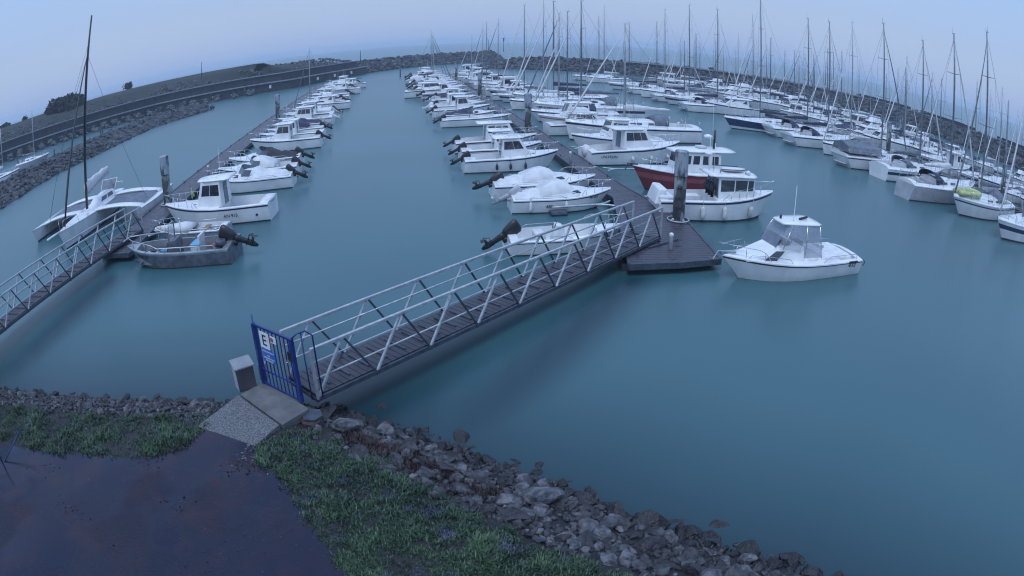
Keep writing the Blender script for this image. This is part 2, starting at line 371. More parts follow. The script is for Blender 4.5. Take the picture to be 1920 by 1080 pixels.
def runabout(loc=(0, 0, 0), hdg=0, L=5.2, B=2.1, motor='black', cover=None, canopy=None, console=True, tilt=62, name='motorboat', fb=(.95, .7, .68), hullmats=None, stripe=6, cuddy=True, windshield=True, msc=.84):
    root = empty(name, loc, hdg); h = Hull(L, B, fb, rake=.75)
    h.mesh(hullmats or [antif, white, bluestr], root, stripe); ck = (.07, .56) if cuddy else (.07, .74)
    h.deck(root, [white, white2], ck, .22)
    zd = h.z(.5)+.04
    if cuddy:
        m, Q = house(-L/2+.54*L, -L/2+.84*L, B*.74, B*.34, zd-.02, zd+.30, .75, .05, .14, zd+.12); m.build('foredeck_cabin', white, root, bevel=.07)
        m = MB(); m.panel(Q['star'], .18, .5, .3, .8, .01); m.build('porthole', glass, root); m = MB(); m.panel(Q['port'], .5, .82, .3, .8, .01); m.build('porthole', glass, root)
    if windshield:
        x = -L/2+.56*L; m = MB(); w = B*.36
        pts = [(x-.5, -w, zd+.04), (x-.05, -w*.92, zd+.1), (x+.2, -w*.5, zd+.25), (x+.26, 0, zd+.28), (x+.2, w*.5, zd+.25), (x-.05, w*.92, zd+.1), (x-.5, w, zd+.04)]
        for a, b in zip(pts, pts[1:]):
            a = Vector(a); b = Vector(b); up = Vector((-.25, 0, .42)); m.hexa([a, b, b+Vector((.012, 0, 0)), a+Vector((.012, 0, 0))], [a+up, b+up, b+up+Vector((.012, 0, 0)), a+up+Vector((.012, 0, 0))])
        m.build('windshield', glassg, root)
    if console and not cover:
        m = MB(); x = -L/2+.42*L
        m.hexa([(x-.25, -.32, .2), (x+.3, -.32, .2), (x+.3, .32, .2), (x-.25, .32, .2)], [(x-.1, -.28, 1.05), (x+.22, -.28, .95), (x+.22, .28, .95), (x-.1, .28, 1.05)]); m.build('console', white2, root, bevel=.03)
        m = MB(); m.box((x-.75, 0, .48), (.42, .8, .5)); m.build('seat', canvw, root, bevel=.06)
        m = MB(); m.tube([(x-.12+.16*math.cos(t)*.4, .16*math.sin(t), 1.0+.16*math.cos(t)) for t in [k*math.pi/6 for k in range(13)]], .015, 5); m.build('steering_wheel', blackp, root, True)
    if cover:      # fitted cover stretched over the cockpit
        m = MB(); rings = []; n = 12
        for i in range(n+1):
            u = .02+(ck[1]+.06)*i/n; b = h.b(u)-.03; z = h.z(u)+.05; bump = (.22+.3*math.exp(-((u-.42)/.13)**2)+.06*math.sin(i*2.1))*math.sin(min(1, i/1.5)*math.pi/2)*(1 if i < n-1 else .6)
            rings.append([Vector((h.x(u), -b, z-.03)), Vector((h.x(u), -b*.85, z+.03)), Vector((h.x(u), -b*.42, z+bump*.8)), Vector((h.x(u), 0, z+bump)), Vector((h.x(u), b*.42, z+bump*.8)), Vector((h.x(u), b*.85, z+.03)), Vector((h.x(u), b, z-.03))])
        m.loft(rings, 0); m.build('boat_cover', cover, root, True)
    if canopy:     # folding hood pitched over the helm
        m = MB(); rings = []; x0, x1 = -L/2+.26*L, -L/2+.68*L; w = B*.41
        for u, hh, wt in ((0, .06, .9), (.04, .30, .8), (.34, .62, .62), (.48, .72, .5), (.66, .60, .52), (.90, .18, .7), (1, .04, .8)):
            x = x0+(x1-x0)*u; w_ = w*(1-.28*u); rings.append([Vector((x, -w_, zd)), Vector((x, -w_*.95, zd+hh*.45)), Vector((x, -w_*wt, zd+hh*.93)), Vector((x, 0, zd+hh)), Vector((x, w_*wt, zd+hh*.93)), Vector((x, w_*.95, zd+hh*.45)), Vector((x, w_, zd))])
        m.loft(rings, 0); o = m.build('canopy', canopy, root); sm_angle(o, 50)
    pulpit(h, root, .66, stan=3, h=.42)
    if motor: outboard(root, (-L/2-.04, 0, h.z(0)-.08), msc, tilt, {'black': blackp, 'grey': greyp, 'white': white}[motor])
    for side in (1, -1):
        mm = MB(); mm.tube([h.pt(.15, 1, side)+Vector((0, -side*.05, .05)), h.pt(.2, 1, side)+Vector((0, -side*.05, .16)), h.pt(.45, 1, side)+Vector((0, -side*.05, .16)), h.pt(.5, 1, side)+Vector((0, -side*.05, .05))], .013, 5); mm.build('grab_rail', steel, root, True)
    INFO[root.name] = dict(L=L)
    return root, h
def cruiser(L=8.5, B=3.0, fly=True, name='cabin_cruiser'):
    root = empty(name); h = Hull(L, B, (1.5, 1.15, 1.05), rake=1.1); h.mesh([antif, white, bluestr], root, 6); h.deck(root, [white, white2], (.05, .30), .45)
    zd = h.z(.5)+.03; w = B*.76
    m, Q = house(-L/2+.28*L, -L/2+.72*L, w, w*.72, zd-.05, zd+.95, 1.25, .2, .16, zd+.1); m.build('cabin', white, root, bevel=.06)
    side_windows(Q, root, [(.08, .34), (.36, .62), (.64, .82)], .45, .86); front_windows(Q, root, 3, .25, .9)
    roof(-L/2+.22*L, -L/2+.62*L, w, w*.8, zd+.95, .07, .08).build('cabin_roof', white, root, True)
    if fly:
        m, Q3 = house(-L/2+.32*L, -L/2+.52*L, w*.7, w*.6, zd+1.05, zd+1.5, .3, .1, .08); m.build('flybridge', white, root, bevel=.05)
        m = MB(); a = []
        for s_ in (1, -1): m.tube([(-L/2+.24*L, s_*w*.4, zd+1.0), (-L/2+.28*L, s_*w*.36, zd+2.0), (-L/2+.28*L, 0, zd+2.15)], .03, 6)
        m.build('radar_arch', white, root, True)
    else:
        m = MB(); m.box((-L/2+.18*L, 0, zd+.9), (.2*L, w*.9, .05)); m.build('bimini', canvn, root, bevel=.02)
    pulpit(h, root, .45, stan=5, mid=True); INFO[root.name] = dict(L=L)
    return root, h

# --- sailing yachts ----------------------------------------------------------
def yacht(L=10, B=3.2, kind='scoop', hullmats=None, stripe=6, cover=canvn, hood=canvn, mastmat=mastm, mh=12.5, name='sailing_yacht', tent=False, furl=True, mast_u=.57, mizzen=False, dinghy=False):
    """+x bow; mast built 12.5 m tall, scaled later"""
    root = empty(name); plumb = kind == 'plumb'
    h = Hull(L, B, (1.35, 1.05, 1.02), rake=.35 if plumb else 1.15, trake=.75 if kind == 'scoop' else (-.35 if kind == 'classic' else -.05), stern=.74 if kind != 'classic' else .55, full=2.0, wl=.86)
    h.mesh(hullmats or [antif, white, bluestr], root, stripe); h.deck(root, [white, white2 if kind != 'classic' else teak], (.06 if kind != 'scoop' else .10, .30), .62, inset=.35, coam=.14)
    zd = h.z(.5)+.1
    rings = []; n = 10       # coachroof
    m = MB()
    for i in range(n+1):
        u = .29+.45*i/n; hh = .42*(1-.75*(i/n)**2.2); w = h.b(u)*.62*(1-.3*(i/n)**3); x = h.x(u); z = h.z(u)+.08
        rings.append([Vector((x, -w, z)), Vector((x, -w*.9, z+hh*.8)), Vector((x, -w*.5, z+hh)), Vector((x, 0, z+hh*1.06)), Vector((x, w*.5, z+hh)), Vector((x, w*.9, z+hh*.8)), Vector((x, w, z))])
    m.loft(rings); o = m.build('coachroof', white, root); sm_angle(o, 35)
    m = MB()
    for i in range(1, 7):
        for j in (0, 5):
            a, b, c, d = rings[i][j], rings[i+1][j], rings[i+1][j+1], rings[i][j+1]
            if i in (1, 2, 4, 5): m = MB(); m.panel((a, b, c, d), .06, .94, .25, .8, .01); m.build('cabin_window', glass, root)
    m = MB(); m.box((h.x(.80), 0, h.z(.8)+.17), (.5, .5, .08)); m.build('deck_hatch', glassg, root, bevel=.02)
    # rig
    xm = h.x(mast_u); zm = zd+.3
    rig = MB(); rig.tube([(xm, 0, zm-.2), (xm, 0, zm+mh*.7), (xm, 0, zm+mh)], [.085, .08, .055], 8)
    rig.box((xm-.1, 0, zm+mh+.03), (.3, .05, .05)); rig.tube([(xm-.15, 0, zm+mh), (xm-.15, 0, zm+mh+.55)], .012, 4); rig.tube([(xm-.02, .0, zm+mh), (xm+.25, 0, zm+mh+.22)], .012, 4)
    mast = rig.build('mast', mastmat, root, True)
    for f, w in ((.42, .95), (.72, .7)):
        for s_ in (1, -1): sp = MB(); sp.tube([(xm, 0, zm+mh*f), (xm-.15, s_*w, zm+mh*f+.06)], [.035, .02], 5); sp.build('spreader', mastmat, root, True)
    st = MB(); r = .011
    bow = Vector((h.x(.985), 0, h.z(1)+.1)); stern = Vector((h.x(.01), 0, h.z(0)+.1)); mt = Vector((xm, 0, zm+mh*.97))
    st.tube([stern, mt], r, 3)
    if not furl: st.tube([bow, Vector((xm, 0, zm+mh*.93))], r, 3)
    for s_ in (1, -1):
        ch = h.pt(mast_u-.02, 1, s_, -.12)
        st.tube([ch, Vector((xm-.15, s_*.95, zm+mh*.42+.06)), Vector((xm-.15, s_*.7, zm+mh*.72+.06)), mt], r, 3)
        st.tube([h.pt(mast_u-.05, 1, s_, -.14), Vector((xm, 0, zm+mh*.42))], r, 3)
        st.tube([h.pt(mast_u+.04, 1, s_, -.14), Vector((xm, 0, zm+mh*.42))], r, 3)
    st.build('rigging', wire, root)
    if furl:
        f = MB(); a = bow; b = Vector((xm+.05, 0, zm+mh*.93)); pts = [a.lerp(b, k/8) for k in range(9)]
        f.tube(pts, [.05, .075, .075, .07, .065, .06, .05, .035, .015], 6); f.build('furled_headsail', canvw if rnd.random() < .5 else canvg, root, True)
    # boom with sail cover
    bz = zm+.75; bl = L*.36
    m = MB(); m.tube([(xm-.1, 0, bz), (xm-bl, 0, bz+.03)], .05, 6); bo = m.build('boom', mastmat, root, True)
    if cover:
        m = MB(); rings = []
        for i in range(9):
            u = i/8; x = xm+.05-(bl+.0)*u; hh = .36*(1-.6*u)+.02*math.sin(i*2); w = .13*(1-.35*u)
            rings.append([Vector((x, w*math.cos(t), bz-.03+hh*.5+hh*.62*math.sin(t))) for t in [2*math.pi*k/8 for k in range(8)]])
        m.loft(rings); m.build('sail_cover', cover, bo, True)
    if hood:
        m = MB(); rings = []; xh = h.x(.29)
        for i in range(6):
            a = i/5; x = xh-.25+1.1*a; hh = .62*math.cos(a*1.25)**.6; w = h.b(.3)*.66; z = h.z(.3)+.3
            rings.append([Vector((x, w*math.cos(t), z-.15+(.15+hh)*math.sin(t)**.55 if 0 < k < 8 else z-.15)) for k, t in enumerate([math.pi*q/8 for q in range(9)])])
        m.loft(rings, 0, cap=False, closed=False); o = m.build('sprayhood', hood, root, True)
        s = o.modifiers.new('s', 'SOLIDIFY'); s.thickness = .02
    if tent:
        m = MB(); rings = []
        for i in range(8):
            a = i/7; x = h.x(.02)+a*L*.42; hh = 1.15+.1*math.sin(i*3.0); w = h.b(.05+.35*a)*.95
            rings.append([Vector((x, -w, h.z(.1)+.35)), Vector((x, -w*.8, h.z(.1)+.35+hh*.45)), Vector((x, 0, h.z(.1)+.35+hh*.75)), Vector((x, w*.8, h.z(.1)+.35+hh*.45)), Vector((x, w, h.z(.1)+.35))])
        m.loft(rings); m.build('cockpit_tent', canvg, root)
    m = MB()
    x = h.x(.14); m.lathe([(.10, .62), (.07, 1.0), (.11, 1.35), (.08, 1.42)], 8, Matrix.Translation((x, 0, 0))); m.build('wheel_pedestal', white, root, True)
    m = MB(); m.tube([(x-.14, .42*math.cos(t), 1.32+.42*math.sin(t)) for t in [k*math.pi/8 for k in range(17)]], .018, 5)
    for k in range(3):
        t = k*math.pi/3; m.tube([(x-.14, .42*math.cos(t), 1.32+.42*math.sin(t)), (x-.14, -.42*math.cos(t), 1.32-.42*math.sin(t))], .01, 4)
    m.build('steering_wheel', steel, root, True)
    if mizzen:
        m = MB(); x = h.x(.16); m.tube([(x, 0, 1.1), (x, 0, 1.1+mh*.66)], [.065, .045], 7); m.tube([(x, 0, 2.2), (x-L*.17, 0, 2.25)], .1, 6)
        m.build('mizzen_mast', mastmat, root, True)
    pulpit(h, root, .80, h=.6, mid=True, stan=2)
    m = MB()      # lifelines and pushpit
    for s_ in (1, -1):
        P = [h.pt(u, 1, s_, -.08)+Vector((0, 0, .6)) for u in (.02, .15, .3, .45, .6, .75, .83)]
        m.tube(P, .008, 4); m.tube([p-Vector((0, 0, .28)) for p in P], .006, 4)
        for p in P: m.tube([p-Vector((0, 0, .6)), p], .013, 4)
    a = h.pt(.02, 1, 1, -.08); m.tube([a+Vector((0, 0, .6)), a+Vector((-.02, -a.y*.6, .6))], .014, 4); m.tube([(a.x, -a.y, a.z+.6), (a.x-.02, -a.y*.4, a.z+.6)], .014, 4)
    m.build('lifelines', steel, root, True)
    if kind == 'scoop':
        m = MB(); m.box((h.x(.015)+.18, 0, .34), (.5, h.b(0)*1.2, .05)); m.build('bathing_step', white2, root, bevel=.02)
    if dinghy:
        m = MB(); m.tube(smooth_pts([(h.x(.95), .25, h.z(.9)+.35), (h.x(.8), .55, h.z(.8)+.42), (h.x(.66), .5, h.z(.7)+.5), (h.x(.66), -.5, h.z(.7)+.5), (h.x(.8), -.55, h.z(.8)+.42), (h.x(.95), -.25, h.z(.9)+.35)], 4), .2, 8); m.build('upturned_dinghy', yellow, root, True)
    INFO[root.name] = dict(L=L, xm=xm, zm=zm, mh=mh)
    return root, h

# ------------------------------------------------------------------ world, sun, haze
SUN_EL, SUN_AZ = 66, 200
w = bpy.data.worlds.new('World'); sc.world = w; w.use_nodes = True; nt = w.node_tree; nt.nodes.clear()
out = nt.nodes.new('ShaderNodeOutputWorld'); sky = nt.nodes.new('ShaderNodeTexSky'); sky.sky_type = 'NISHITA'; sky.sun_disc = False
sky.sun_elevation = R(SUN_EL); sky.sun_rotation = R(SUN_AZ); sky.air_density = 1.5; sky.dust_density = 3
b1 = nt.nodes.new('ShaderNodeBackground'); b1.inputs[1].default_value = .05; nt.links.new(sky.outputs[0], b1.inputs[0])
tc = nt.nodes.new('ShaderNodeTexCoord'); sx = nt.nodes.new('ShaderNodeSeparateXYZ'); nt.links.new(tc.outputs['Generated'], sx.inputs[0])
no = nt.nodes.new('ShaderNodeTexNoise'); no.inputs['Scale'].default_value = 1.6; no.inputs['Detail'].default_value = 3
nt.links.new(tc.outputs['Generated'], no.inputs[0])
ma = nt.nodes.new('ShaderNodeMath'); ma.operation = 'MULTIPLY_ADD'; ma.inputs[1].default_value = .10; nt.links.new(no.outputs[0], ma.inputs[0]); nt.links.new(sx.outputs['Z'], ma.inputs[2])
cr = nt.nodes.new('ShaderNodeValToRGB'); e = cr.color_ramp.elements
e[0].position = 0; e[0].color = (.40, .54, .84, 1); e[1].position = 1; e[1].color = (.40, .60, 1.04, 1)
x = cr.color_ramp.elements.new(.15); x.color = (.26, .39, .69, 1); x = cr.color_ramp.elements.new(.4); x.color = (.28, .44, .79, 1)
nt.links.new(ma.outputs[0], cr.inputs[0])
b2 = nt.nodes.new('ShaderNodeBackground'); b2.inputs[1].default_value = .9; nt.links.new(cr.outputs[0], b2.inputs[0])
ad = nt.nodes.new('ShaderNodeAddShader'); nt.links.new(b1.outputs[0], ad.inputs[0]); nt.links.new(b2.outputs[0], ad.inputs[1]); nt.links.new(ad.outputs[0], out.inputs[0])
sd = bpy.data.lights.new('sun', 'SUN'); sd.energy = 1.3; sd.angle = R(25); sd.color = (.66, .82, 1.0)
so = bpy.data.objects.new('sun', sd); COL.objects.link(so); so.rotation_euler = (R(90-SUN_EL), 0, R(180-SUN_AZ)); so.location = (0, -20, 60)
sc.view_settings.view_transform = 'Standard'; sc.view_settings.look = 'None'; sc.view_settings.gamma = 1; sc.view_settings.exposure = 0
cy = sc.cycles; cy.use_denoising = True; cy.max_bounces = 6; cy.diffuse_bounces = 2; cy.glossy_bounces = 3; cy.transmission_bounces = 3; cy.volume_bounces = 1; cy.transparent_max_bounces = 8
cy.filter_width = 1.15; cy.use_adaptive_sampling = True; cy.adaptive_threshold = .015

HZ = 2600
m = MB(); m.box((0, HZ*.5, 8), (2*HZ, 2*HZ, 28)); hz = m.build('haze', [])
hm = bpy.data.materials.new('haze_air'); hm.use_nodes = True; n = hm.node_tree.nodes; n.remove(n['Principled BSDF'])
pv = n.new('ShaderNodeVolumePrincipled'); pv.inputs['Color'].default_value = (.80, .88, 1, 1); pv.inputs['Density'].default_value = .0006; pv.inputs['Anisotropy'].default_value = .2
hm.node_tree.links.new(pv.outputs[0], n['Material Output'].inputs['Volume']); hz.data.materials.append(hm); tag(hz, None, kind='stuff')

# ------------------------------------------------------------------ shoreline and ground
SHORE = [(-400, 30), (-120, 22), (-60, 17), (-34, 12.6), (-24, 11.2), (-17.4, 11.7), (-14.1, 11.9), (-11.7, 12.2), (-7.8, 12.7), (-6.3, 13.0), (-4.8, 12.9), (-3.3, 12.4), (-1.3, 11.5), (-.1, 10.6), (1.3, 9.9), (2.5, 8.9), (3.6, 8.1), (5.4, 6.9), (8, 4.2), (12, -1), (20, -10), (40, -26), (120, -60), (400, -150)]
def shore_dist(x, y):
    """+ inland, - out over the water"""
    best = 1e9; sgn = 1
    for (ax, ay), (bx, by) in zip(SHORE, SHORE[1:]):
        dx, dy = bx-ax, by-ay; t = max(0, min(1, ((x-ax)*dx+(y-ay)*dy)/(dx*dx+dy*dy))); px, py = ax+t*dx, ay+t*dy
        d = math.hypot(x-px, y-py)
        if d < best: best = d; sgn = 1 if (dx*(y-ay)-dy*(x-ax)) < 0 else -1
    return best*sgn
def ground_z(x, y):
    d = shore_dist(x, y); n_ = noise.noise(Vector((x*.7, y*.7, 3)))
    bw = 2.5 if x > -4 else 2.1
    if d < -8: return -3.0
    if d < 0: return max(-3, d*.42)
    if d < bw: return .95*(d/bw)**.9 + .06*n_
    return .97+min(.10, (d-bw)*.03)+.035*n_
def frange(a, b, s):
    o = []; v = a
    while v < b-1e-9: o.append(v); v += s
    return o+[b]
def sheet(name, xs, ys, zf, mats, parent=None, smooth=True, keep=None, attr=None):
    V = [(x, y, zf(x, y)) for y in ys for x in xs]; nx = len(xs); F = []
    for j in range(len(ys)-1):
        for i in range(nx-1):
            if keep and not keep((xs[i]+xs[i+1])/2, (ys[j]+ys[j+1])/2): continue
            F.append((j*nx+i, j*nx+i+1, (j+1)*nx+i+1, (j+1)*nx+i))
    me = bpy.data.meshes.new(name); me.from_pydata(V, [], F); me.materials.append(mats)
    if smooth: me.polygons.foreach_set('use_smooth', [True]*len(F))
    if attr:
        a = me.attributes.new(attr[0], 'FLOAT', 'POINT'); a.data.foreach_set('value', [attr[1](v[0], v[1]) for v in V])
    o = bpy.data.objects.new(name, me); COL.objects.link(o)
    if parent: o.parent = parent
    return o
soil = pm('soil', (.026, .024, .026), (.012, .013, .016), 1.6, .75, bump=.9, bscale=14)
seabed = soil
xs = [-2500, -1000, -400, -150, -60]+frange(-34, 14, .4)+[20, 40, 80, 150, 400, 1000, 2500]
ys = [-1200, -600, -300, -120, -60, -30, -15, -8, -4]+frange(0, 17, .4)+[20, 25, 40]
tag(sheet('ground', xs, ys, ground_z, soil), 'dark soil bank sloping down under the water', kind='structure')
o = sheet('seabed', [-2500, -200, 200, 2500], [39, 300, 3800], lambda x, y: -3.0, soil); tag(o, None, kind='structure')

# water: two sheets of one surface, the near one carries its depth near the shore and the dark bands
def water_mat():
    m = bpy.data.materials.new('water'); m.use_nodes = True; nt = m.node_tree; n = nt.nodes; l = nt.links; b = n['Principled BSDF']
    geo = n.new('ShaderNodeNewGeometry'); at = n.new('ShaderNodeAttribute'); at.attribute_name = 'shallow_and_bands'
    no = n.new('ShaderNodeTexNoise'); no.inputs['Scale'].default_value = .05; no.inputs['Detail'].default_value = 2; l.new(geo.outputs['Position'], no.inputs['Vector'])
    cr = n.new('ShaderNodeValToRGB'); e = cr.color_ramp.elements; e[0].position = .35; e[0].color = (.036, .100, .120, 1); e[1].position = .65; e[1].color = (.046, .124, .142, 1); l.new(no.outputs[0], cr.inputs[0])
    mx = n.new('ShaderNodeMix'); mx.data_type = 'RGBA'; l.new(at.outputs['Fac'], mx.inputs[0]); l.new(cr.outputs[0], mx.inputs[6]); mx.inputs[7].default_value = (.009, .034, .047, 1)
    l.new(mx.outputs[2], b.inputs['Base Color']); b.inputs['Roughness'].default_value = .30; b.inputs['IOR'].default_value = 1.33; b.inputs['Specular IOR Level'].default_value = 1.0
    n2 = n.new('ShaderNodeTexNoise'); n2.inputs['Scale'].default_value = .9; n2.inputs['Detail'].default_value = 3; l.new(geo.outputs['Position'], n2.inputs['Vector'])
    bp = n.new('ShaderNodeBump'); bp.inputs['Strength'].default_value = .06; bp.inputs['Distance'].default_value = .05; l.new(n2.outputs[0], bp.inputs['Height']); l.new(bp.outputs[0], b.inputs['Normal'])
    return m
waterm = water_mat()
STREAKS = [((4.3, 21.4), (-1.2, 12.0), .75), ((-18.0, 21.6), (-17.4, 12.0), .75)]     # soft dark diagonal bands mixed into the water colour
def shallow_and_bands(x, y):
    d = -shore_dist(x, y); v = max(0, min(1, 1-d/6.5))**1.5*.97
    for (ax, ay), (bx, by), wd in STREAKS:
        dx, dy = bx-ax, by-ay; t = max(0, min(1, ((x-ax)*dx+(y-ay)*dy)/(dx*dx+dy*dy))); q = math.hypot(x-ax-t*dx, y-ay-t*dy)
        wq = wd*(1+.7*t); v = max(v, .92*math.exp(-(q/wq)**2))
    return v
xs = [-400, -120]+frange(-40, 40, .5)+[120, 400]; ys = [-150, -60, -20, -8]+frange(-4, 30, .5)
near = sheet('water', xs, ys, lambda x, y: 0.0, waterm, attr=('shallow_and_bands', shallow_and_bands)); tag(near, 'calm teal harbour water', kind='structure')
m = MB(); E_ = 2560
for x0, x1, y0, y1 in ((-E_, E_, 30, 3850), (-E_, -400, -1200, 30), (400, E_, -1200, 30)): m.add([(x0, y0, 0), (x1, y0, 0), (x1, y1, 0), (x0, y1, 0)], [(0, 1, 2, 3)])
o = m.build('sea', waterm); tag(o, 'grey blue sea fading into mist', kind='structure')

# wet dirt road surface
def in_poly(x, y, P):
    c = False; j = len(P)-1
    for i in range(len(P)):
        if (P[i][1] > y) != (P[j][1] > y) and x < (P[j][0]-P[i][0])*(y-P[i][1])/(P[j][1]-P[i][1])+P[i][0]: c = not c
        j = i
    return c
def gpix(pts, z=1.0): return [tuple(W(x, y, z)[:2]) for x, y in pts]
ROAD = gpix([(-60, 815), (60, 846), (140, 852), (270, 864), (330, 850), (375, 815), (390, 795), (478, 836), (470, 868), (520, 905), (560, 945), (600, 1010), (640, 1060), (700, 1140)])+[(-1, 2), (-3, -30), (-60, -30), (-40, 3)]
def road_mat():
    m = pm('wet_dirt', (.013, .011, .026), (.007, .010, .028), .55, .5, spec=.38, bump=.5, bscale=18, coord='Object', lo=.4, hi=.6); nt = m.node_tree; n = nt.nodes; l = nt.links; b = n['Principled BSDF']
    tc = [q for q in n if q.type == 'TEX_COORD'][0]; no = n.new('ShaderNodeTexNoise'); no.inputs['Scale'].default_value = .45; no.inputs['Detail'].default_value = 3; no.inputs['Roughness'].default_value = .45
    l.new(tc.outputs['Object'], no.inputs[0]); mr = n.new('ShaderNodeMapRange'); mr.inputs['From Min'].default_value = .46; mr.inputs['From Max'].default_value = .56; mr.inputs['To Min'].default_value = .6; mr.inputs['To Max'].default_value = .16
    l.new(no.outputs[0], mr.inputs[0]); l.new(mr.outputs[0], b.inputs['Roughness'])
    bp = [q for q in n if q.type == 'BUMP'][0]; m2 = n.new('ShaderNodeMapRange'); m2.inputs['From Min'].default_value = .46; m2.inputs['From Max'].default_value = .56; m2.inputs['To Min'].default_value = .6; m2.inputs['To Max'].default_value = .05
    l.new(no.outputs[0], m2.inputs[0]); l.new(m2.outputs[0], bp.inputs['Strength'])
    nr = n.new('ShaderNodeTexNoise'); nr.inputs['Scale'].default_value = .8; nr.inputs['Detail'].default_value = 7; nr.inputs['Roughness'].default_value = .7; l.new(tc.outputs['Object'], nr.inputs[0])
    rr_ = n.new('ShaderNodeValToRGB'); e = rr_.color_ramp.elements; e[0].position = .5; e[0].color = (0, 0, 0, 1); e[1].position = .62; e[1].color = (1, 1, 1, 1); l.new(nr.outputs[0], rr_.inputs[0])
    mred = n.new('ShaderNodeMix'); mred.data_type = 'RGBA'; l.new(rr_.outputs[0], mred.inputs[0]); crd = [q for q in n if q.type == 'VALTORGB'][0]; l.new(crd.outputs[0], mred.inputs[6]); mred.inputs[7].default_value = (.026, .013, .024, 1)
    # pale grit
    vo = n.new('ShaderNodeTexVoronoi'); vo.inputs['Scale'].default_value = 9; l.new(tc.outputs['Object'], vo.inputs[0])
    r = n.new('ShaderNodeValToRGB'); e = r.color_ramp.elements; e[0].position = .045; e[0].color = (1, 1, 1, 1); e[1].position = .075; e[1].color = (0, 0, 0, 1); l.new(vo.outputs['Distance'], r.inputs[0])
    n3 = n.new('ShaderNodeTexNoise'); n3.inputs['Scale'].default_value = 1.7; l.new(tc.outputs['Object'], n3.inputs[0]); g = n.new('ShaderNodeMath'); g.operation = 'GREATER_THAN'; g.inputs[1].default_value = .50; l.new(n3.outputs[0], g.inputs[0])
    mu = n.new('ShaderNodeMath'); mu.operation = 'MULTIPLY'; l.new(r.outputs[0], mu.inputs[0]); l.new(g.outputs[0], mu.inputs[1])
    mx = n.new('ShaderNodeMix'); mx.data_type = 'RGBA'; l.new(mu.outputs[0], mx.inputs[0]); l.new(mred.outputs[2], mx.inputs[6]); mx.inputs[7].default_value = (.13, .14, .18, 1); l.new(mx.outputs[2], b.inputs['Base Color'])
    return m
roadm = road_mat()
o = sheet('dirt_road', frange(-16, 0, .16), frange(1.5, 10.9, .16), lambda x, y: ground_z(x, y)+.012, roadm, keep=lambda x, y: in_poly(x+.12*noise.noise(Vector((x*3, y*3, 0))), y+.15*noise.noise(Vector((x*3, y*3, 5))), ROAD)); tag(o, 'wet purple brown dirt road with puddles', kind='structure')

# ------------------------------------------------------------------ rocks
def rock_mesh(i, sub=2, name='boulder'):
    import bmesh
    bm = bmesh.new(); bmesh.ops.create_icosphere(bm, subdivisions=sub, radius=.5); r_ = random.Random(100+i)
    sc_ = (r_.uniform(.9, 1.35), r_.uniform(.75, 1.0), r_.uniform(.5, .75)); planes = []
    for k in range(13):
        d = Vector((r_.gauss(0, 1), r_.gauss(0, 1), r_.gauss(0, 1))).normalized(); planes.append((d, r_.uniform(.20, .40)))
    for v in bm.verts:
        p = v.co.copy()
        for d, t in planes:
            e = p.dot(d)-t
            if e > 0: p -= d*e*.98
        p += p.normalized()*.022*noise.noise(p*5+Vector((i*7, 0, 0)))+p.normalized()*.012*noise.noise(p*17)
        v.co = Vector((p.x*sc_[0], p.y*sc_[1], p.z*sc_[2]))*1.25
    me = bpy.data.meshes.new(name); bm.to_mesh(me); bm.free(); me.materials.append(rockm[i % 3]); return me
RM = [rock_mesh(i, 3) for i in range(9)]
wetrock = pm('wet_weedy_rock', (.030, .026, .028), (.008, .009, .014), 4, .35, bump=.9, bscale=12)
RW = [m_.copy() for m_ in RM]
for m_ in RW: m_.materials[0] = wetrock
cnt = 0; placed = []
rr = random.Random(3)
def blocked(x, y): return (-6.9 < x < -4.35 and 9.7 < y < 12.3)
tries = 0
while cnt < 285 and tries < 9000:
    tries += 1
    left = rr.random() < .30
    x = rr.uniform(-18, -6.5) if left else rr.uniform(-4.6, 6.3)
    y = rr.uniform(5.2, 13.6); d = shore_dist(x, y)
    lo, hi = (-.3, 2.0) if left else (-.7, 2.15)
    if not lo < d < hi or blocked(x, y): continue
    s = (rr.uniform(.15, .34) if left else rr.choice((rr.uniform(.14, .26), rr.uniform(.2, .42))))*(1.1 if x > 1 else .9)
    if any((x-a)**2+(y-b)**2 < (.33*(s+c))**2 for a, b, c in placed): continue
    placed.append((x, y, s)); me = (RW if d < .25+.3*rr.random() else RM)[rr.randrange(9)]
    o = bpy.data.objects.new('boulder', me); COL.objects.link(o); o.location = (x, y, ground_z(x, y)+s*.16); o.rotation_euler = (rr.uniform(-.5, .5), rr.uniform(-.5, .5), rr.uniform(0, 6.3)); o.scale = (s*1.25, s*1.25, s*1.25)
    kd = me.materials[0].name; sd_ = 'left of the gangway' if x < -5 else 'right of the gangway'
    tag(o, {'rock_a': 'mid grey boulder', 'rock_b': 'dark brownish boulder', 'rock_c': 'pale grey boulder'}.get(kd, 'black wet boulder at the waterline')+' of the rock bank '+sd_, 'boulder', 'boulders of the rock bank '+sd_); cnt += 1
for (x, y, s, lb) in ((.55, 8.95, .72, 'long pale boulder with a flat tilted face, largest of the rock bank'), (-3.6, 11.1, .62, 'pale pointed slab of rock beside the rusty pile')):
    o = bpy.data.objects.new('boulder', RM[2]); COL.objects.link(o); o.location = (x, y, ground_z(x, y)+.2); o.rotation_euler = (.3, .35, .7); o.scale = (s*1.3, s*.75, s*.9); tag(o, lb, 'boulder')
